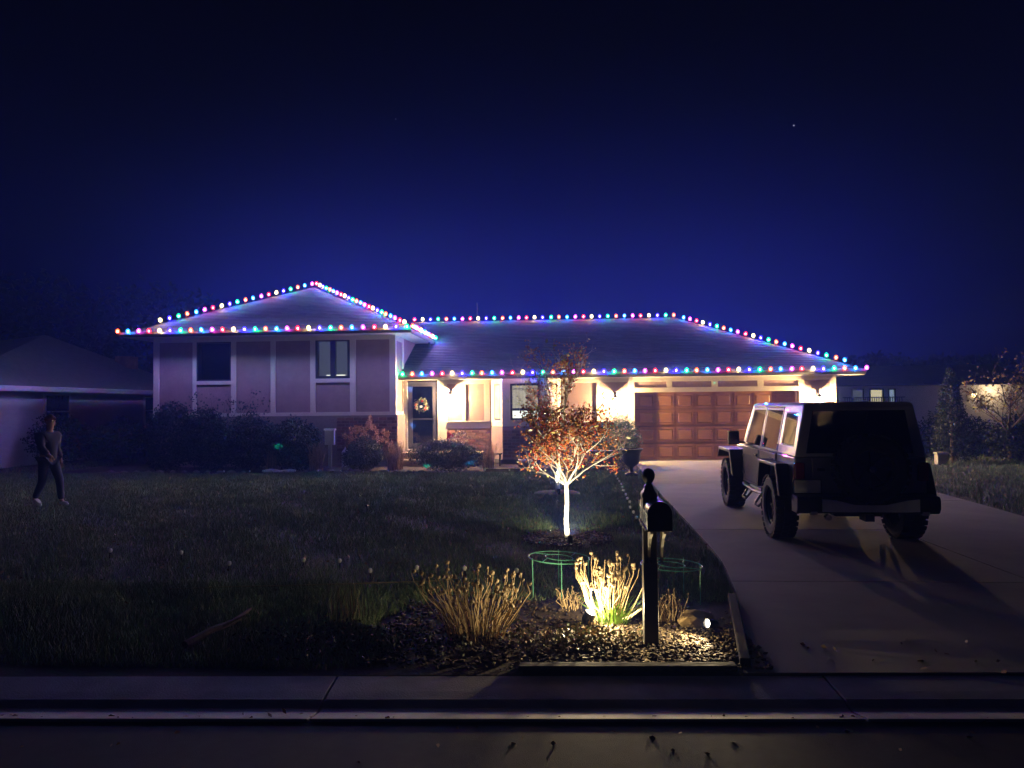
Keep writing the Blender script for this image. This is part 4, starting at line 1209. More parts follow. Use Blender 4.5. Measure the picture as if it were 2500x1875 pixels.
# ------------------------------------------------------------------ right side of the drive
t = thing('conifer', 'narrow dark conifer with a pointed top right of the driveway', 'tree', (11.0, 21.6, 0))
r_ = np.random.RandomState(71); n = 9000
zz = r_.uniform(.1, 2.65, n) ; rad = .62 * (1 - (zz / 2.72)) ** .7 * (r_.uniform(.55, 1, n)) * (1 + .1 * np.sin(zz * 17 + 3 * np.arctan2(r_.normal(size=n), 1)))
a = r_.uniform(0, 6.283, n); P = np.stack([rad * np.cos(a), rad * np.sin(a), zz], 1)
V, F = leaf_soup(P, .075, r_, .35)
soup('foliage', V, F, [m_lg, m_ldk], r_.randint(0, 2, n), t, 'stuff')
MB().tube([(0, 0, 0), (0, 0, 2.4)], [.05, .01], 6).obj('trunk', m_bark, t)
k = 0
for (x_, y_, rx, h) in [(8.9, 24.5, 1.1, 1.7), (10.4, 24.8, 1.2, 1.55), (12.6, 24.4, 1.3, 1.5), (14.8, 24.3, 1.3, 1.6), (13.2, 22.4, .9, 1.15)]:
    k += 1
    bush('hedge_shrub', ['dark hedge shrub just right of the garage corner', 'dark hedge shrub behind the narrow conifer', 'dark hedge shrub right of the conifer', 'dark hedge shrub at the right edge of the view', 'lower dark shrub in front of the right hand hedge'][k - 1], 'shrub', (x_, y_), rx, .8, h, 3600, .09, [m_lg, m_ldk], 80 + k)
t = thing('utility_pedestal', 'small pale box on the grass beyond the driveway', 'utility box', (10.35, 20.9, 0))
MB().box(-.14, .14, -.10, .10, 0, .30).obj('body', mat('pale_yellow', (.55, .50, .34), .6), t, bevel=.015)
MB().prism([(-.12, .30), (.12, .30), (.08, .35), (-.08, .35)], 'x', -.16, .16).obj('lid', mat('pale_yellow', (.55, .50, .34), .6), t)
def sparse_tree(name, label, loc, H_, spread, leafn, lsize, lm, seed, leafz=0.0, trunk=.05, tm=m_bark):
    g_ = random.Random(seed); t = thing(name, label, 'tree', (*loc, 0)); br = MB(); tips = []
    def grow(p, d, L, r, depth):
        pts = [Vector(p)]; rs = [r]; dd = Vector(d)
        for i in range(4):
            dd = (dd + Vector((g_.gauss(0, .12), g_.gauss(0, .12), g_.gauss(.06, .07)))).normalized()
            pts.append(pts[-1] + dd * L / 4); rs.append(r * (1 - .17 * (i + 1)))
            if depth > 1: tips.extend([pts[-1] + Vector((g_.gauss(0, .12), g_.gauss(0, .12), g_.gauss(0, .12))) for _ in range(4)])
        br.tube(pts, rs, 5)
        if depth < 4:
            for i in range(3):
                s = g_.randint(1, 4); ax = Vector((g_.gauss(0, 1), g_.gauss(0, 1), g_.gauss(0, .4))).normalized()
                grow(pts[s], (dd * .8 + ax * spread + Vector((0, 0, .1))).normalized(), L * g_.uniform(.55, .8), r * .55, depth + 1)
    MB().tube([(0, 0, 0), (.02, 0, H_ * .12), (0, 0, H_ * .24)], [trunk * 1.2, trunk, trunk * .9], 8).obj('trunk', tm, t, smooth=True)
    for k in range(4):
        a = k * 1.57 + g_.random(); grow((0, 0, H_ * .22), Vector((math.cos(a) * spread, math.sin(a) * spread, 1)).normalized(), H_ * .36, trunk * .7, 0)
    br.obj('limbs', tm, t)
    g_.shuffle(tips); tips = [q for q in tips if q.z > leafz][:leafn]
    V, F = leaf_soup(np.array([tuple(v) for v in tips]), lsize, np.random.RandomState(seed), .6)
    soup('leaves', V, F, lm, np.random.RandomState(seed).randint(0, len(lm), len(F)), t, 'stuff')
    return t
sparse_tree('bare_tree', 'half bare tree with yellow leaves at the right edge', (12.9, 22.2), 3.5, .75, 800, .09, [m_l3, m_l1, m_l2], 91)
sparse_tree('tall_tree', 'tall tree whose leafy side reaches in at the upper right edge', (14.6, 19.0), 6.4, .5, 1900, .11, [m_l3, m_l1, m_lg], 92, trunk=.12)
# right neighbour
nh = thing('neighbour_house', 'low pale house with lit windows beyond the driveway on the right', 'house', (19, 44, 0))
m_side = mat('pale_siding', (.50, .46, .42), .7, var=.06, scale=3)
def NP(mb, name, m, par=nh, **k):
    o = mb.obj(name, m, par, **k); return o
b_ = MB(); b_.box(-3.6, -2.9, -2, 6, 0, 2.62); b_.box(-2.9, 6.5, -2, 6, 0, 1.55); b_.box(-.55, 6.5, -2, 6, 1.55, 2.62); b_.box(-2.9, -.55, -2, 6, 2.45, 2.62); b_.box(-2.25, -1.95, -2, 6, 1.55, 2.45); b_.box(-1.2, -.95, -2, 6, 1.55, 2.45)
NP(b_, 'wall', m_side)
m_n1 = emat('neighbour_room_bright', (1.0, .80, .42), 1.3); m_n2 = emat('neighbour_room_cool', (.7, .85, 1.0), .55); m_n3 = emat('neighbour_room_grey', (.6, .62, .7), .22)
for xa, xb, m_ in ((-2.9, -2.25, m_n3), (-1.95, -1.2, m_n1), (-.95, -.55, m_n2)):
    f = MB(); f.box(xa, xb, -2.06, -1.99, 1.55, 1.62); f.box(xa, xb, -2.06, -1.99, 2.38, 2.45); f.box(xa, xa + .06, -2.06, -1.99, 1.62, 2.38); f.box(xb - .06, xb, -2.06, -1.99, 1.62, 2.38)
    w = NP(f, 'window', m_frame)
    MB().box(xa + .06, xb - .06, -2.02, -2.01, 1.62, 2.38).obj('pane', m_glass, w)
    MB().box(xa, xb, -1.8, -1.79, 1.56, 2.44).obj('room', m_, w)
for k in range(26):
    NP(MB().box(-3.5 + k * .12, -3.46 + k * .12, -2.6, -2.56, 1.25, 1.95), 'baluster', m_frame)
NP(MB().box(-3.6, -.3, -2.62, -2.54, 1.95, 2.0), 'handrail', m_frame)
NP(MB().prism([(-2.8, 2.66), (2, 3.9), (6.6, 2.66), (6.6, 2.6), (-2.8, 2.6)], 'x', -4.2, 7.0), 'roof', m_shingle)
for k in range(9): NP(MB().box(-3.2 + k * .75, -3.12 + k * .75, -2.9, -2.84, 2.66, 2.74), 'roof_bracket', m_fascia)
sc_ = lamp('porch_light', 'POINT', (4.5, -2.6, 2.3), 60, (1, .75, .42), nh, .05)
lf = thing('neighbour_lantern', 'warm lantern on the wall of the right hand neighbour house', 'wall lamp', (22.6, 41.9, 1.9))
MB().box(-.09, .09, -.09, .09, 0, .22).obj('lantern_glass', emat('neighbour_lamp', (1, .72, .35), 5), lf); MB().lathe([(.14, .22), (.02, .34)], 4).obj('lantern_cap', m_dkmetal, lf)
# left neighbour
nl = thing('neighbour_house', 'dark low house with a pyramid roof on the left', 'house', (-16.9, 27, 0))
m_roof2 = mat('pale_shingles', (.24, .23, .24), .9, var=.15, scale=6, bump=.3)
m_sl = mat('grey_siding', (.62, .56, .55), .75, var=.08, scale=3, stretch=(1, 1, 4))
b_ = MB(); b_.box(-7.5, 0, -8, 5.5, 0, 2.5); NP(b_, 'wall', m_sl, nl)
for ya, yb in ((-3.9, -2.6), (1.9, 2.9), (-7.2, -6.2)):
    f = MB(); f.box(0, .05, ya, ya + .07, 1.1, 2.3); f.box(0, .05, yb - .07, yb, 1.1, 2.3); f.box(0, .05, ya + .07, yb - .07, 1.1, 1.17); f.box(0, .05, ya + .07, yb - .07, 2.23, 2.3); f.box(0, .05, ya + .07, yb - .07, 1.67, 1.72)
    w = NP(f, 'window', m_white, nl); MB().box(.01, .015, ya + .07, yb - .07, 1.17, 2.23).obj('pane', mat('dark_pane', (.02, .02, .03), .1), w)
NP(MB().add([(.5, -8.5, 2.5), (.5, 6.0, 2.5), (-8, 6.0, 2.5), (-8, -8.5, 2.5), (-3.7, 1.15, 4.75), (-3.7, 1.35, 4.75)], [(0, 1, 5, 4), (1, 2, 5), (2, 3, 4, 5), (3, 0, 4)]), 'roof', m_roof2, nl)
NP(MB().box(.46, .5, -8.5, 6, 2.34, 2.5), 'fascia', m_white, nl)
NP(MB().box(-1.9, -1.3, 3.0, 3.7, 2.6, 4.0), 'chimney', m_brick, nl)
bush('hedge_shrub', 'broad dark bush before the left hand house', 'shrub', (-15.6, 22.2), 1.1, .9, 1.7, 3600, .09, [m_lg, m_ldk], 95)
bush('hedge_shrub', 'dark bush between the left hand house and the hedge', 'shrub', (-13.9, 22.4), .9, .8, 1.6, 3600, .09, [m_lg, m_ldk], 96)
# distant trees
def far_tree(label, loc, h, r, seed, mats=None):
    t = thing('distant_tree', label, 'tree', (*loc, 0))
    MB().tube([(0, 0, 0), (.1, 0, h * .3), (0, 0, h * .6)], [.3, .22, .12], 7).obj('trunk', m_bark, t)
    foliage('crown', t, (0, 0, h * .6), (r, r, h * .42), 5200, .42, mats or [m_ldk, m_lg], seed=seed, shell=.3, lumps=16)
far_tree('big round tree, a faint shape behind the left hand house', (-21.5, 38), 8.2, 4.6, 101)
far_tree('tall dim tree at the far left beyond the neighbouring roof', (-27, 36), 8.4, 5, 102)
far_tree('low dark tree behind the right hand house', (24, 60), 5.6, 4.6, 103)
far_tree('wide dark tree low above the right hand roof', (32, 62), 5.4, 5.0, 104)
far_tree('dark tree behind the garage end of the roof', (17.5, 62), 4.6, 3.8, 105)
# stars
for p, l, s in (((288.3, 911.4, 339.4), 'bright star above the garage end of the roof', .55), ((-196.5, 879.2, 352.5), 'faint star above the middle of the house', .38)):
    o = MB().ico((0, 0, 0), s, sub=1).obj('star', emat('star_glow_%d' % int(s * 100), (.8, .9, 1), 2.2 if s > .5 else .9), loc=p); tag(o, l, 'star')
# pattern projector: throws small teal and blue shapes on the beds and walls
t = thing('pattern_projector', 'small black pattern projector on a stake in the lawn', 'projector', (-3.2, 12.0, 0))
MB().tube([(0, 0, -.03), (0, 0, .10)], .008, 5).obj('stake', m_dkmetal, t); MB().lathe([(.018, -.03), (.02, .03)], 10, (0, 0, .12), Matrix.Rotation(-math.pi / 2, 3, 'X')).obj('housing', m_dkmetal, t)
l = lamp('pattern_lamp', 'SPOT', (0, .06, .12), 22000, (1, 1, 1), t, .002, spot_size=R(125), spot_blend=.1); l.rotation_euler = (R(96), 0, R(-6))
l.data.use_nodes = True; lt = l.data.node_tree; em = [n for n in lt.nodes if n.type == 'EMISSION'][0]
c_ = N(lt, 'ShaderNodeTexCoord'); vo = N(lt, 'ShaderNodeTexVoronoi'); vo.inputs['Scale'].default_value = 9.0
wn = N(lt, 'ShaderNodeTexNoise'); wn.inputs['Scale'].default_value = 90
lt.links.new(c_.outputs['Normal'], vo.inputs['Vector']); lt.links.new(c_.outputs['Normal'], wn.inputs['Vector'])
m1 = N(lt, 'ShaderNodeMath', operation='MULTIPLY_ADD'); m1.inputs[1].default_value = .22; lt.links.new(wn.outputs[0], m1.inputs[0]); lt.links.new(vo.outputs['Distance'], m1.inputs[2])
lt_ = N(lt, 'ShaderNodeMath', operation='LESS_THAN'); lt_.inputs[1].default_value = .20; lt.links.new(m1.outputs[0], lt_.inputs[0])
sp = N(lt, 'ShaderNodeSeparateColor'); lt.links.new(vo.outputs['Color'], sp.inputs[0])
cr = N(lt, 'ShaderNodeValToRGB'); cr.color_ramp.interpolation = 'CONSTANT'
e = cr.color_ramp.elements; e[0].position = 0; e[0].color = (0, 0, 0, 1); e[1].position = .45; e[1].color = (0, .75, .55, 1)
for p_, c in ((.68, (.05, .02, 1, 1)), (.85, (.02, .3, .9, 1))):
    q = e.new(p_); q.color = c
lt.links.new(sp.outputs[0], cr.inputs[0]); 
vm = N(lt, 'ShaderNodeVectorMath', operation='SCALE'); lt.links.new(cr.outputs[0], vm.inputs[0])
sy_ = N(lt, 'ShaderNodeSeparateXYZ'); lt.links.new(c_.outputs['Normal'], sy_.inputs[0])
ab = N(lt, 'ShaderNodeMath', operation='ABSOLUTE'); lt.links.new(sy_.outputs['Y'], ab.inputs[0])
l2 = N(lt, 'ShaderNodeMath', operation='LESS_THAN'); l2.inputs[1].default_value = .105; lt.links.new(ab.outputs[0], l2.inputs[0])
m2 = N(lt, 'ShaderNodeMath', operation='MULTIPLY'); lt.links.new(l2.outputs[0], m2.inputs[0]); lt.links.new(lt_.outputs[0], m2.inputs[1])
lt.links.new(m2.outputs[0], vm.inputs['Scale'])
lt.links.new(vm.outputs[0], em.inputs[0])

# ------------------------------------------------------------------ off-road vehicle
suv = thing('parked_vehicle', 'silver boxy off road vehicle with a spare wheel parked on the driveway', 'car', (3.575, 9.78, .006), R(-2.0))
m_paint = mat('silver_grey_paint', (.24, .24, .26), .30, metal=.35, var=.04, coat=.8)
m_top = mat('hard_top_silver', (.46, .46, .50), .32, metal=.15, var=.04, coat=.5)
m_plas = mat('black_plastic', (.022, .022, .024), .45, var=.1)
m_rub = mat('tyre_rubber', (.025, .025, .025), .75, var=.15, bump=.2)
m_alloy = mat('dark_alloy', (.10, .10, .11), .3, metal=.8, var=.1)
m_vglass = glassmat('vehicle_glass', (.75, .8, .85), clear=.72)
m_tail = mat('tail_lamp_red', (.22, .012, .012), .2, coat=.6)
m_chr = mat('bright_metal', (.6, .6, .62), .2, metal=1.0)
def V_(mb, name, m, **k): return mb.obj(name, m, suv, **k)
tub = [(-.72, .58), (-.54, .58), (-.42, .94), (.42, .94), (.56, .50), (2.24, .50), (2.24, 1.085), (-.72, 1.085)]
V_(MB().prism(tub, 'x', -.755, .755), 'body', m_paint, bevel=.018)
V_(MB().prism([(2.24, .60), (3.50, .62), (3.58, .70), (3.58, .98), (3.50, 1.03), (2.24, 1.085)], 'x', -.60, .60), 'hood', m_paint, bevel=.03)
V_(MB().box(-.60, .60, 3.58, 3.62, .58, .97), 'grille', m_plas, bevel=.01)
V_(MB().box(-.80, .80, 3.66, 3.86, .50, .68), 'front_bumper', m_plas, bevel=.03)
for s in (-1, 1):
    V_(MB().prism([(2.26, .56), (2.40, .60), (2.56, .93), (3.42, .93), (3.56, .80), (3.62, .84), (3.46, .985), (2.50, .985)], 'x', *sorted((s * .60, s * .915))), 'front_fender', m_plas if s > 0 else m_plas, bevel=.012)
    V_(MB().prism([(-.62, .60), (-.54, .60), (-.40, .94), (.40, .94), (.54, .60), (.62, .60), (.46, .985), (-.46, .985)], 'x', *sorted((s * .757, s * .915))), 'rear_fender', m_plas, bevel=.012)
    V_(MB().lathe([(.001, 0), (.085, 0), (.09, -.02), (.085, -.04)], 14, (s * .40, 3.63, .82), Matrix.Rotation(math.pi / 2, 3, 'X')), 'headlight', m_chr)
    # doors
    for (ya, yb, cut) in ((.28, 1.02, True), (1.05, 2.05, False)):
        p = [(ya, .56), (yb, .56), (yb, 1.07), (ya + (.0), 1.07)]
        if cut: p = [(ya + .30, .56), (yb, .56), (yb, 1.07), (ya - .22, 1.07), (ya - .22, .99)] if False else [(.62, .56), (yb, .56), (yb, 1.07), (.12, 1.07), (.12, .985), (.46, .985)]
        cy_, cz_ = sum(a for a, b in p) / len(p), sum(b for a, b in p) / len(p)
        V_(MB().prism([(a + math.copysign(.014, a - cy_), b + math.copysign(.014, b - cz_)) for a, b in p], 'x', *sorted((s * .752, s * .7575))), 'door_seal', m_plas)
        d = V_(MB().prism(p, 'x', *sorted((s * .758, s * .774))), 'door', m_paint, bevel=.007)
        hy = (ya if not cut else .16) + .10
        h = MB(); h.box(*sorted((s * .772, s * .80)), hy, hy + .13, .965, .99); h.box(*sorted((s * .772, s * .78)), hy - .015, hy + .145, .945, 1.01)
        h.obj('handle', m_plas, d)
        for hz_ in (.66, .93):
            MB().box(*sorted((s * .772, s * .787)), yb - .02, yb + .05, hz_ - .018, hz_ + .018).obj('hinge', m_paint, d)
    # mirror
    mr_ = MB(); mr_.tube([(s * .76, 1.98, 1.12), (s * .86, 2.0, 1.14)], .018, 6); mr_.cbox((s * .94, 2.0, 1.20), (.17, .07, .21))
    mm_ = V_(mr_, 'mirror', m_plas, bevel=.015); MB().box(s * .94 - .07, s * .94 + .07, 1.958, 1.963, 1.115, 1.285).obj('mirror_glass', m_chr, mm_)
    # rail and steps
    V_(MB().tube([(s * .74, .60, .46), (s * .78, 1.4, .45), (s * .74, 2.25, .46)], .03, 8), 'side_rail', m_plas, smooth=True)
    for yy in (.78, 1.62):
        V_(MB().tube([(s * .77, yy - .16, .45), (s * .86, yy - .13, .33), (s * .87, yy - .10, .31), (s * .87, yy + .10, .31), (s * .86, yy + .13, .33), (s * .77, yy + .16, .45)], .018, 6), 'step', m_plas, smooth=True)
    V_(MB().box(*sorted((s * .645, s * .765)), -.755, -.71, .80, 1.02), 'tail_light', m_tail, bevel=.01)
    # inner wheel arch liner dark
# hard top: sloped sides built from posts
def sxz(z): return .75 - (z - 1.085) * .195
def side_poly(name, outer, m, s, inner=None, th=.03, parent=None):
    mb = MB()
    def P(y, z, d): return (s * (sxz(z) - d), y, z)
    if inner is None:
        n = len(outer); vs = [P(y, z, 0) for y, z in outer] + [P(y, z, th) for y, z in outer]
        mb.add(vs, [tuple(range(n)), tuple(range(2 * n - 1, n - 1, -1))] + [(i, (i + 1) % n, n + (i + 1) % n, n + i) for i in range(n)])
    else:
        n = len(outer)
        vs = [P(y, z, 0) for y, z in outer] + [P(y, z, 0) for y, z in inner] + [P(y, z, th) for y, z in outer] + [P(y, z, th) for y, z in inner]
        fs = []
        for i in range(n):
            j = (i + 1) % n
            fs += [(i, j, n + j, n + i), (2 * n + i, 3 * n + i, 3 * n + j, 2 * n + j), (i, 2 * n + i, 2 * n + j, j), (n + i, n + j, 3 * n + j, 3 * n + i)]
        mb.add(vs, fs)
    return mb.obj(name, m, parent or suv, bevel=.006)
for s in (-1, 1):
    q = side_poly('rear_quarter', [(-.72, 1.09), (.10, 1.09), (.10, 1.70), (-.70, 1.70)], m_top, s, [(-.60, 1.20), (-.02, 1.20), (-.02, 1.62), (-.56, 1.62)])
    fr_ = side_poly('window_seal', [(-.60, 1.20), (-.02, 1.20), (-.02, 1.62), (-.56, 1.62)], m_plas, s, [(-.575, 1.22), (-.04, 1.22), (-.04, 1.60), (-.54, 1.60)], th=.02, parent=q)
    side_poly('quarter_glass', [(-.575, 1.22), (-.04, 1.22), (-.04, 1.60), (-.54, 1.60)], m_vglass, s, th=.006, parent=q)
    a = side_poly('door_frame', [(.12, 1.09), (1.03, 1.09), (1.03, 1.68), (.12, 1.68)], m_plas, s, [(.18, 1.12), (.97, 1.12), (.97, 1.635), (.18, 1.635)])
    side_poly('door_glass', [(.18, 1.12), (.97, 1.12), (.97, 1.635), (.18, 1.635)], m_vglass, s, th=.006, parent=a)
    a = side_poly('door_frame', [(1.05, 1.09), (2.12, 1.09), (1.86, 1.68), (1.05, 1.68)], m_plas, s, [(1.11, 1.12), (2.02, 1.12), (1.80, 1.635), (1.11, 1.635)])
    side_poly('door_glass', [(1.11, 1.12), (2.02, 1.12), (1.80, 1.635), (1.11, 1.635)], m_vglass, s, th=.006, parent=a)
    side_poly('windscreen_post', [(2.12, 1.09), (2.24, 1.09), (1.96, 1.70), (1.86, 1.70)], m_top, s, th=.06)
ry = MB()
prof = [(-.635, 1.685), (-.625, 1.715), (-.58, 1.735), (0, 1.745), (.58, 1.735), (.625, 1.715), (.635, 1.685)]
ry.prism(prof, 'y', -.70, 1.97)
V_(ry, 'roof', m_top, bevel=.012)
V_(MB().box(-.62, .62, -.722, -.66, 1.64, 1.69), 'rear_header', m_top, bevel=.008)
ws = MB().add([(-.66, 2.20, 1.12), (.66, 2.20, 1.12), (.60, 1.93, 1.68), (-.60, 1.93, 1.68)], [(0, 1, 2, 3)]); V_(ws, 'windscreen', m_vglass, fix=False)
# tail end
tg = V_(MB().box(-.56, .60, -.745, -.722, .60, 1.08), 'tailgate', m_paint, bevel=.01)
MB().box(-.50, -.42, -.765, -.745, .92, .955).obj('handle', m_plas, tg)
bg_ = MB(); [bg_.prism([(s * .75, 1.09), (s * .62, 1.09), (s * .52, 1.69), (s * .625, 1.69)], 'y', -.72, -.69) for s in (-1, 1)]; bg_.box(-.62, .62, -.72, -.69, 1.09, 1.13)
V_(bg_, 'rear_pillar', m_top, bevel=.008)
V_(MB().prism([(-.625, 1.13), (.625, 1.13), (.53, 1.645), (-.53, 1.645)], 'y', -.712, -.706), 'rear_glass', glassmat('dark_rear_glass', (.3, .32, .36), clear=.45))
V_(MB().tube([(.1, -.725, 1.62), (.05, -.73, 1.40)], .008, 5), 'wiper', m_plas)
bp = MB(); bp.prism([(-.72, .44), (-.72, .66), (-.95, .64), (-.97, .60), (-.97, .50), (-.93, .44)], 'x', -.80, .80)
V_(bp, 'rear_bumper', m_plas, bevel=.015)
pl = [(-.52, .615), (-.52, .47), (-.40, .465), (.40, .465), (.56, .47), (.56, .615), (.42, .60), (.20, .55), (.02, .545), (-.16, .55), (-.36, .60)]
V_(MB().prism(pl, 'y', -.985, -.971), 'bumper_plate', mat('grey_bumper_plate', (.75, .77, .80), .4, metal=.3, var=.05), bevel=.003)
V_(MB().box(-.05, .05, -1.0, -.8, .36, .44), 'tow_hitch', m_plas); V_(MB().tube([(-.45, -.9, .40), (-.45, -.98, .40)], .035, 8), 'exhaust', m_chr)
for s in (-.62, .62): V_(MB().box(s - .04, s + .04, -1.0, -.96, .43, .48), 'recovery_hook', m_chr, bevel=.006)
pt_ = V_(MB().box(-.78, -.48, -.80, -.79, .665, .815), 'licence_plate', mat('plate_white', (.70, .71, .74), .45, var=.05), bevel=.003)
MB().box(-.79, -.47, -.79, -.76, .655, .825).obj('plate_bracket', m_plas, pt_)
V_(MB().box(-.40, .40, -.55, 2.9, .40, .52), 'chassis', m_plas)
V_(MB().tube([(-.72, 0, .41), (.72, 0, .41)], .05, 8), 'rear_axle', m_plas); V_(MB().tube([(-.72, 3.0, .41), (.72, 3.0, .41)], .05, 8), 'front_axle', m_plas)
V_(MB().ico((.0, 0, .40), .13, sub=2), 'differential', m_plas, smooth=True)
V_(MB().box(-.28, .30, -.62, -.30, .36, .52), 'fuel_tank', m_plas, bevel=.03)
# cabin
for (sx_, sy_) in ((-.36, 1.30), (.36, 1.30), (-.36, .42), (.36, .42)):
    c = MB(); c.box(sx_ - .23, sx_ + .23, sy_ - .22, sy_ + .25, .80, .94); c.cbox((sx_, sy_ - .25, 1.15), (.44, .12, .56), Matrix.Rotation(R(-12), 3, 'X')); c.cbox((sx_, sy_ - .32, 1.50), (.25, .09, .17))
    V_(c, 'seat', mat('dark_cloth', (.05, .05, .055), .9), bevel=.02)
V_(MB().tube([(-.60, .25, 1.09), (-.56, .25, 1.60), (-.50, .25, 1.66), (.50, .25, 1.66), (.56, .25, 1.60), (.60, .25, 1.09)], .03, 8), 'roll_bar', m_plas)
V_(MB().box(-.68, .68, 1.86, 2.12, 1.0, 1.14), 'dashboard', m_plas, bevel=.03)
V_(MB().lathe([(.17, -.012), (.185, 0), (.17, .012), (.155, 0), (.17, -.012)], 16, (-.36, 1.72, 1.12), Matrix.Rotation(R(65), 3, 'X'), cap=False), 'steering_wheel', m_plas)
# wheels
def wheel_parts():
    RT, WT = .405, .27
    ty = MB().lathe([(.235, -WT / 2 + .02), (.27, -WT / 2), (.35, -WT / 2), (.385, -WT / 2 + .02), (.392, -.08), (.392, .08), (.385, WT / 2 - .02), (.35, WT / 2), (.27, WT / 2), (.235, WT / 2 - .02)], 36, cap=False)
    for k in range(30):
        a = 2 * math.pi * k / 30
        for j, (za, zb) in enumerate(((-WT / 2 - .004, -.045), (-.035, .035), (.045, WT / 2 + .004))):
            a2 = a + (.1 if j == 1 else 0); M_ = Matrix.Rotation(a2, 4, 'Z')
            ty.box(.385, RT, -.028, .028, za, zb, m=M_)
    tm_ = ty.mesh('tyre', m_rub)
    rm = MB().lathe([(.238, -.10), (.232, .095), (.215, .09), (.205, .02), (.21, -.09)], 28, cap=False)
    rm.lathe([(.001, .035), (.20, .02), (.205, .0), (.001, -.01)], 24, cap=False)
    for k in range(8):
        M_ = Matrix.Rotation(2 * math.pi * k / 8, 4, 'Z'); rm.box(.06, .215, -.022, .022, .025, .062, m=M_)
    rm.lathe([(.001, .085), (.045, .08), (.055, .03)], 12, cap=False)
    return tm_, rm.mesh('rim', m_alloy)
TY, RM = wheel_parts()
hubm = MB().lathe([(.03, .09), (.022, .10), (.001, .102)], 10, cap=False).mesh('hub_cap', m_chr)
for (x_, y_) in ((-.765, 0), (.765, 0), (-.765, 3.0), (.765, 3.0)):
    w = bpy.data.objects.new('wheel', None); COL.objects.link(w); w.parent = suv; w.location = (x_, y_, .405); w.rotation_euler = (0, math.copysign(math.pi / 2, x_), 0)
    inst('tyre', TY, w, rot=(0, 0, rng.random())); inst('rim', RM, w); inst('hub_cap', hubm, w)
w = bpy.data.objects.new('spare_wheel', None); COL.objects.link(w); w.parent = suv; w.location = (.06, -.88, .96); w.rotation_euler = (math.pi / 2, 0, 0)
inst('tyre', TY, w); inst('rim', RM, w); inst('hub_cap', hubm, w, sc=(1.6, 1.6, 1.1))

# ------------------------------------------------------------------ person walking across the lawn
def skin(name, V, E_, Rr, m, parent, sub=2):
    me = bpy.data.meshes.new(name); me.from_pydata(V, E_, []); me.update()
    o = bpy.data.objects.new(name, me); COL.objects.link(o); o.parent = parent
    me.materials.append(m)
    md = o.modifiers.new('skin', 'SKIN'); md.use_smooth_shade = True
    for i, sv in enumerate(me.skin_vertices[0].data):
        r = Rr[i]; sv.radius = r if hasattr(r, '__len__') else (r, r)
        sv.use_root = (i == 0)
    ss = o.modifiers.new('subsurf', 'SUBSURF'); ss.levels = sub; ss.render_levels = sub
    return o
person = thing('person', 'dimly seen person in dark blue clothes with white shoes walking on the lawn', 'person', (-9.37, 12.95, 0), R(-15))
# faces +x of its own frame, mid stride
skinm = mat('skin', (.42, .26, .19), .6, var=.05)
jk = mat('navy_jacket', (.03, .035, .08), .85, var=.2, bump=.3); jn = mat('blue_jeans', (.035, .045, .11), .85, var=.2, bump=.3)
V = [(0, 0, .86), (.0, 0, .98), (.01, 0, 1.12), (.015, 0, 1.27), (.02, 0, 1.36), (.03, 0, 1.42), (.05, 0, 1.50), (.045, 0, 1.57),
     (0, .09, .82), (.16, .10, .46), (.20, .10, .09), (.30, .10, .035),
     (0, -.09, .82), (-.02, -.10, .45), (-.22, -.10, .12), (-.14, -.10, .04),
     (.01, .17, 1.29), (-.08, .22, 1.04), (.03, .22, .83), (.06, .22, .76), (.01, -.17, 1.29), (.10, -.22, 1.06), (.27, -.20, .93), (.33, -.19, .90)]
E_ = [(0, 1), (1, 2), (2, 3), (3, 4), (4, 5), (5, 6), (6, 7), (0, 8), (8, 9), (9, 10), (10, 11), (0, 12), (12, 13), (13, 14), (14, 15), (3, 16), (16, 17), (17, 18), (18, 19), (3, 20), (20, 21), (21, 22), (22, 23)]
Rr = [(.13, .10), (.125, .10), (.13, .105), (.14, .11), (.06, .06), (.045, .045), (.085, .078), (.075, .07), .085, .055, .036, .03, .085, .055, .036, .03, .06, .042, .03, .03, .06, .042, .03, .03]
skin('body', V, E_, Rr, skinm, person)
jv = [(0, 0, .80), (.0, 0, .95), (.01, 0, 1.12), (.015, 0, 1.28), (.02, 0, 1.38), (.01, .17, 1.29), (-.08, .225, 1.04), (.03, .225, .85), (.01, -.17, 1.29), (.10, -.225, 1.06), (.25, -.205, .945)]
skin('jacket', jv, [(0, 1), (1, 2), (2, 3), (3, 4), (3, 5), (5, 6), (6, 7), (3, 8), (8, 9), (9, 10)], [(.17, .135), (.16, .13), (.165, .13), (.165, .13), (.085, .085), .085, .065, .055, .085, .065, .055], jk, person)
skin('trousers', [(0, 0, .90), (0, .09, .82), (.16, .10, .46), (.20, .10, .10), (0, -.09, .82), (-.02, -.10, .45), (-.21, -.10, .14)], [(0, 1), (1, 2), (2, 3), (0, 4), (4, 5), (5, 6)],
     [(.14, .12), .10, .072, .055, .10, .072, .055], jn, person)
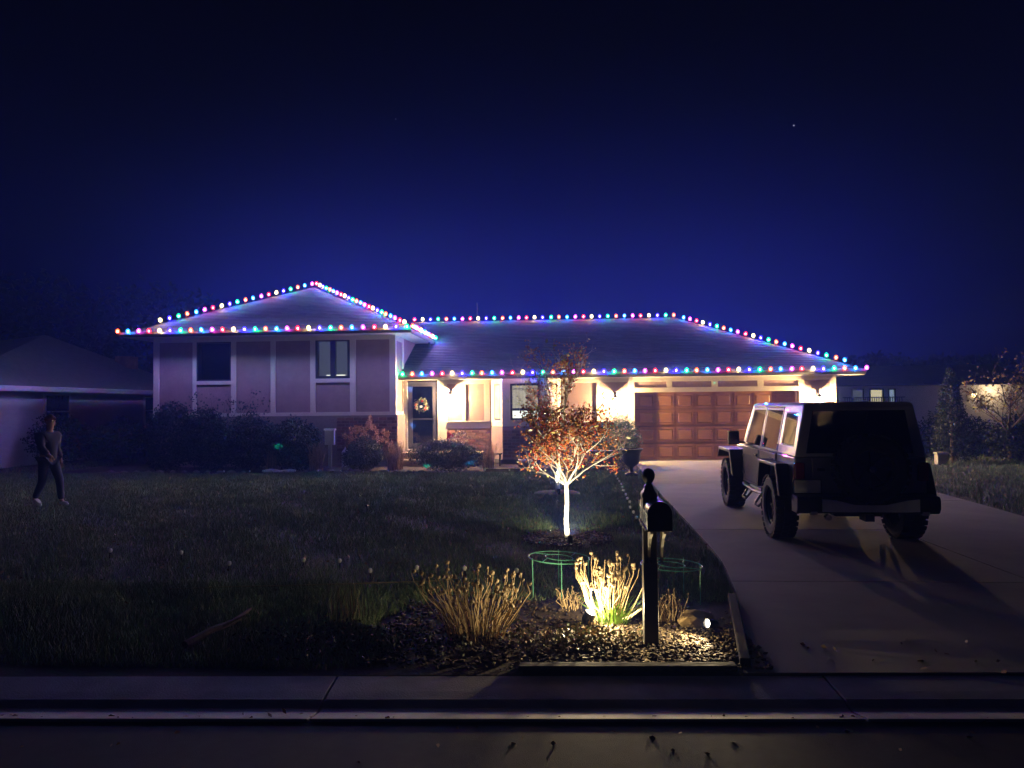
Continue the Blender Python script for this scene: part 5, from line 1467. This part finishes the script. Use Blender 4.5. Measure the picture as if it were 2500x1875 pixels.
for (x_, y_, z_, p_) in ((.25, .10, .0, -8), (-.17, -.10, .045, 25)):
    s = MB().lathe([(.001, 0), (.04, .002), (.05, .02), (.048, .045), (.04, .08), (.001, .085)], 14)
    s.v = [(x * 2.6 if x > 0 else x * 1.7, y, z * (1 - .35 * max(0, x) / .05)) for x, y, z in s.v]
    s.obj('shoe', mat('white_shoe', (.7, .7, .72), .5), person, smooth=True, loc=(x_, y_, z_), rot=(0, R(p_), 0))
hr = MB().ico((.035, 0, 1.575), .098, sub=3, sc=(1.02, .88, 1.0)); hr.v = [(x if x < .085 or z > 1.60 else .085, y, max(z, 1.50 if x < .02 else 1.585)) for x, y, z in hr.v]
hr.obj('hair', mat('auburn_hair', (.16, .05, .03), .7, var=.3), person, smooth=True)
fc = MB()
fc.ico((.128, 0, 1.535), .014, sub=1, sc=(1, .8, 1.4)); fc.obj('nose', skinm, person)
for s in (-1, 1):
    MB().ico((.117, s * .03, 1.555), .009, sub=1).obj('eye', m_white, person)
    MB().ico((.045, s * .083, 1.535), .02, sub=1, sc=(.7, .35, 1.2)).obj('ear', skinm, person)
    bx_, bz_ = ((.06, .76) if s > 0 else (.33, .90))
    for k in range(5):
        o_ = (k - 2) * .016
        if k < 4: pp = [(bx_ + o_, s * .22, bz_ - .01), (bx_ + o_ * 1.2 + .005, s * .222, bz_ - .05), (bx_ + o_ * 1.2 + .015, s * .215, bz_ - .085 + abs(k - 1.5) * .006)]
        else: pp = [(bx_ + .03, s * .21, bz_ + .01), (bx_ + .05, s * .205, bz_ - .02), (bx_ + .052, s * .20, bz_ - .045)]
        MB().tube(pp, [.009, .008, .006], 6).obj('finger' if k < 4 else 'thumb', skinm, person, smooth=True)
# ------------------------------------------------------------------ haze volume added to stand in for lens bloom round the bulbs
if HAZE > 0:
    hz = MB().box(-60, 60, -6, 75, -1.2, 9.0).obj('haze', None or bpy.data.materials.new('bloom_haze'))
    hm = hz.data.materials[0]; hm.use_nodes = True; t = hm.node_tree; t.nodes.clear()
    o = N(t, 'ShaderNodeOutputMaterial'); v = N(t, 'ShaderNodeVolumePrincipled')
    v.inputs['Color'].default_value = (.16, .28, 1.0, 1); v.inputs['Density'].default_value = HAZE; v.inputs['Anisotropy'].default_value = 0.0
    t.links.new(v.outputs[0], o.inputs['Volume'])
    hz['kind'] = 'stuff'
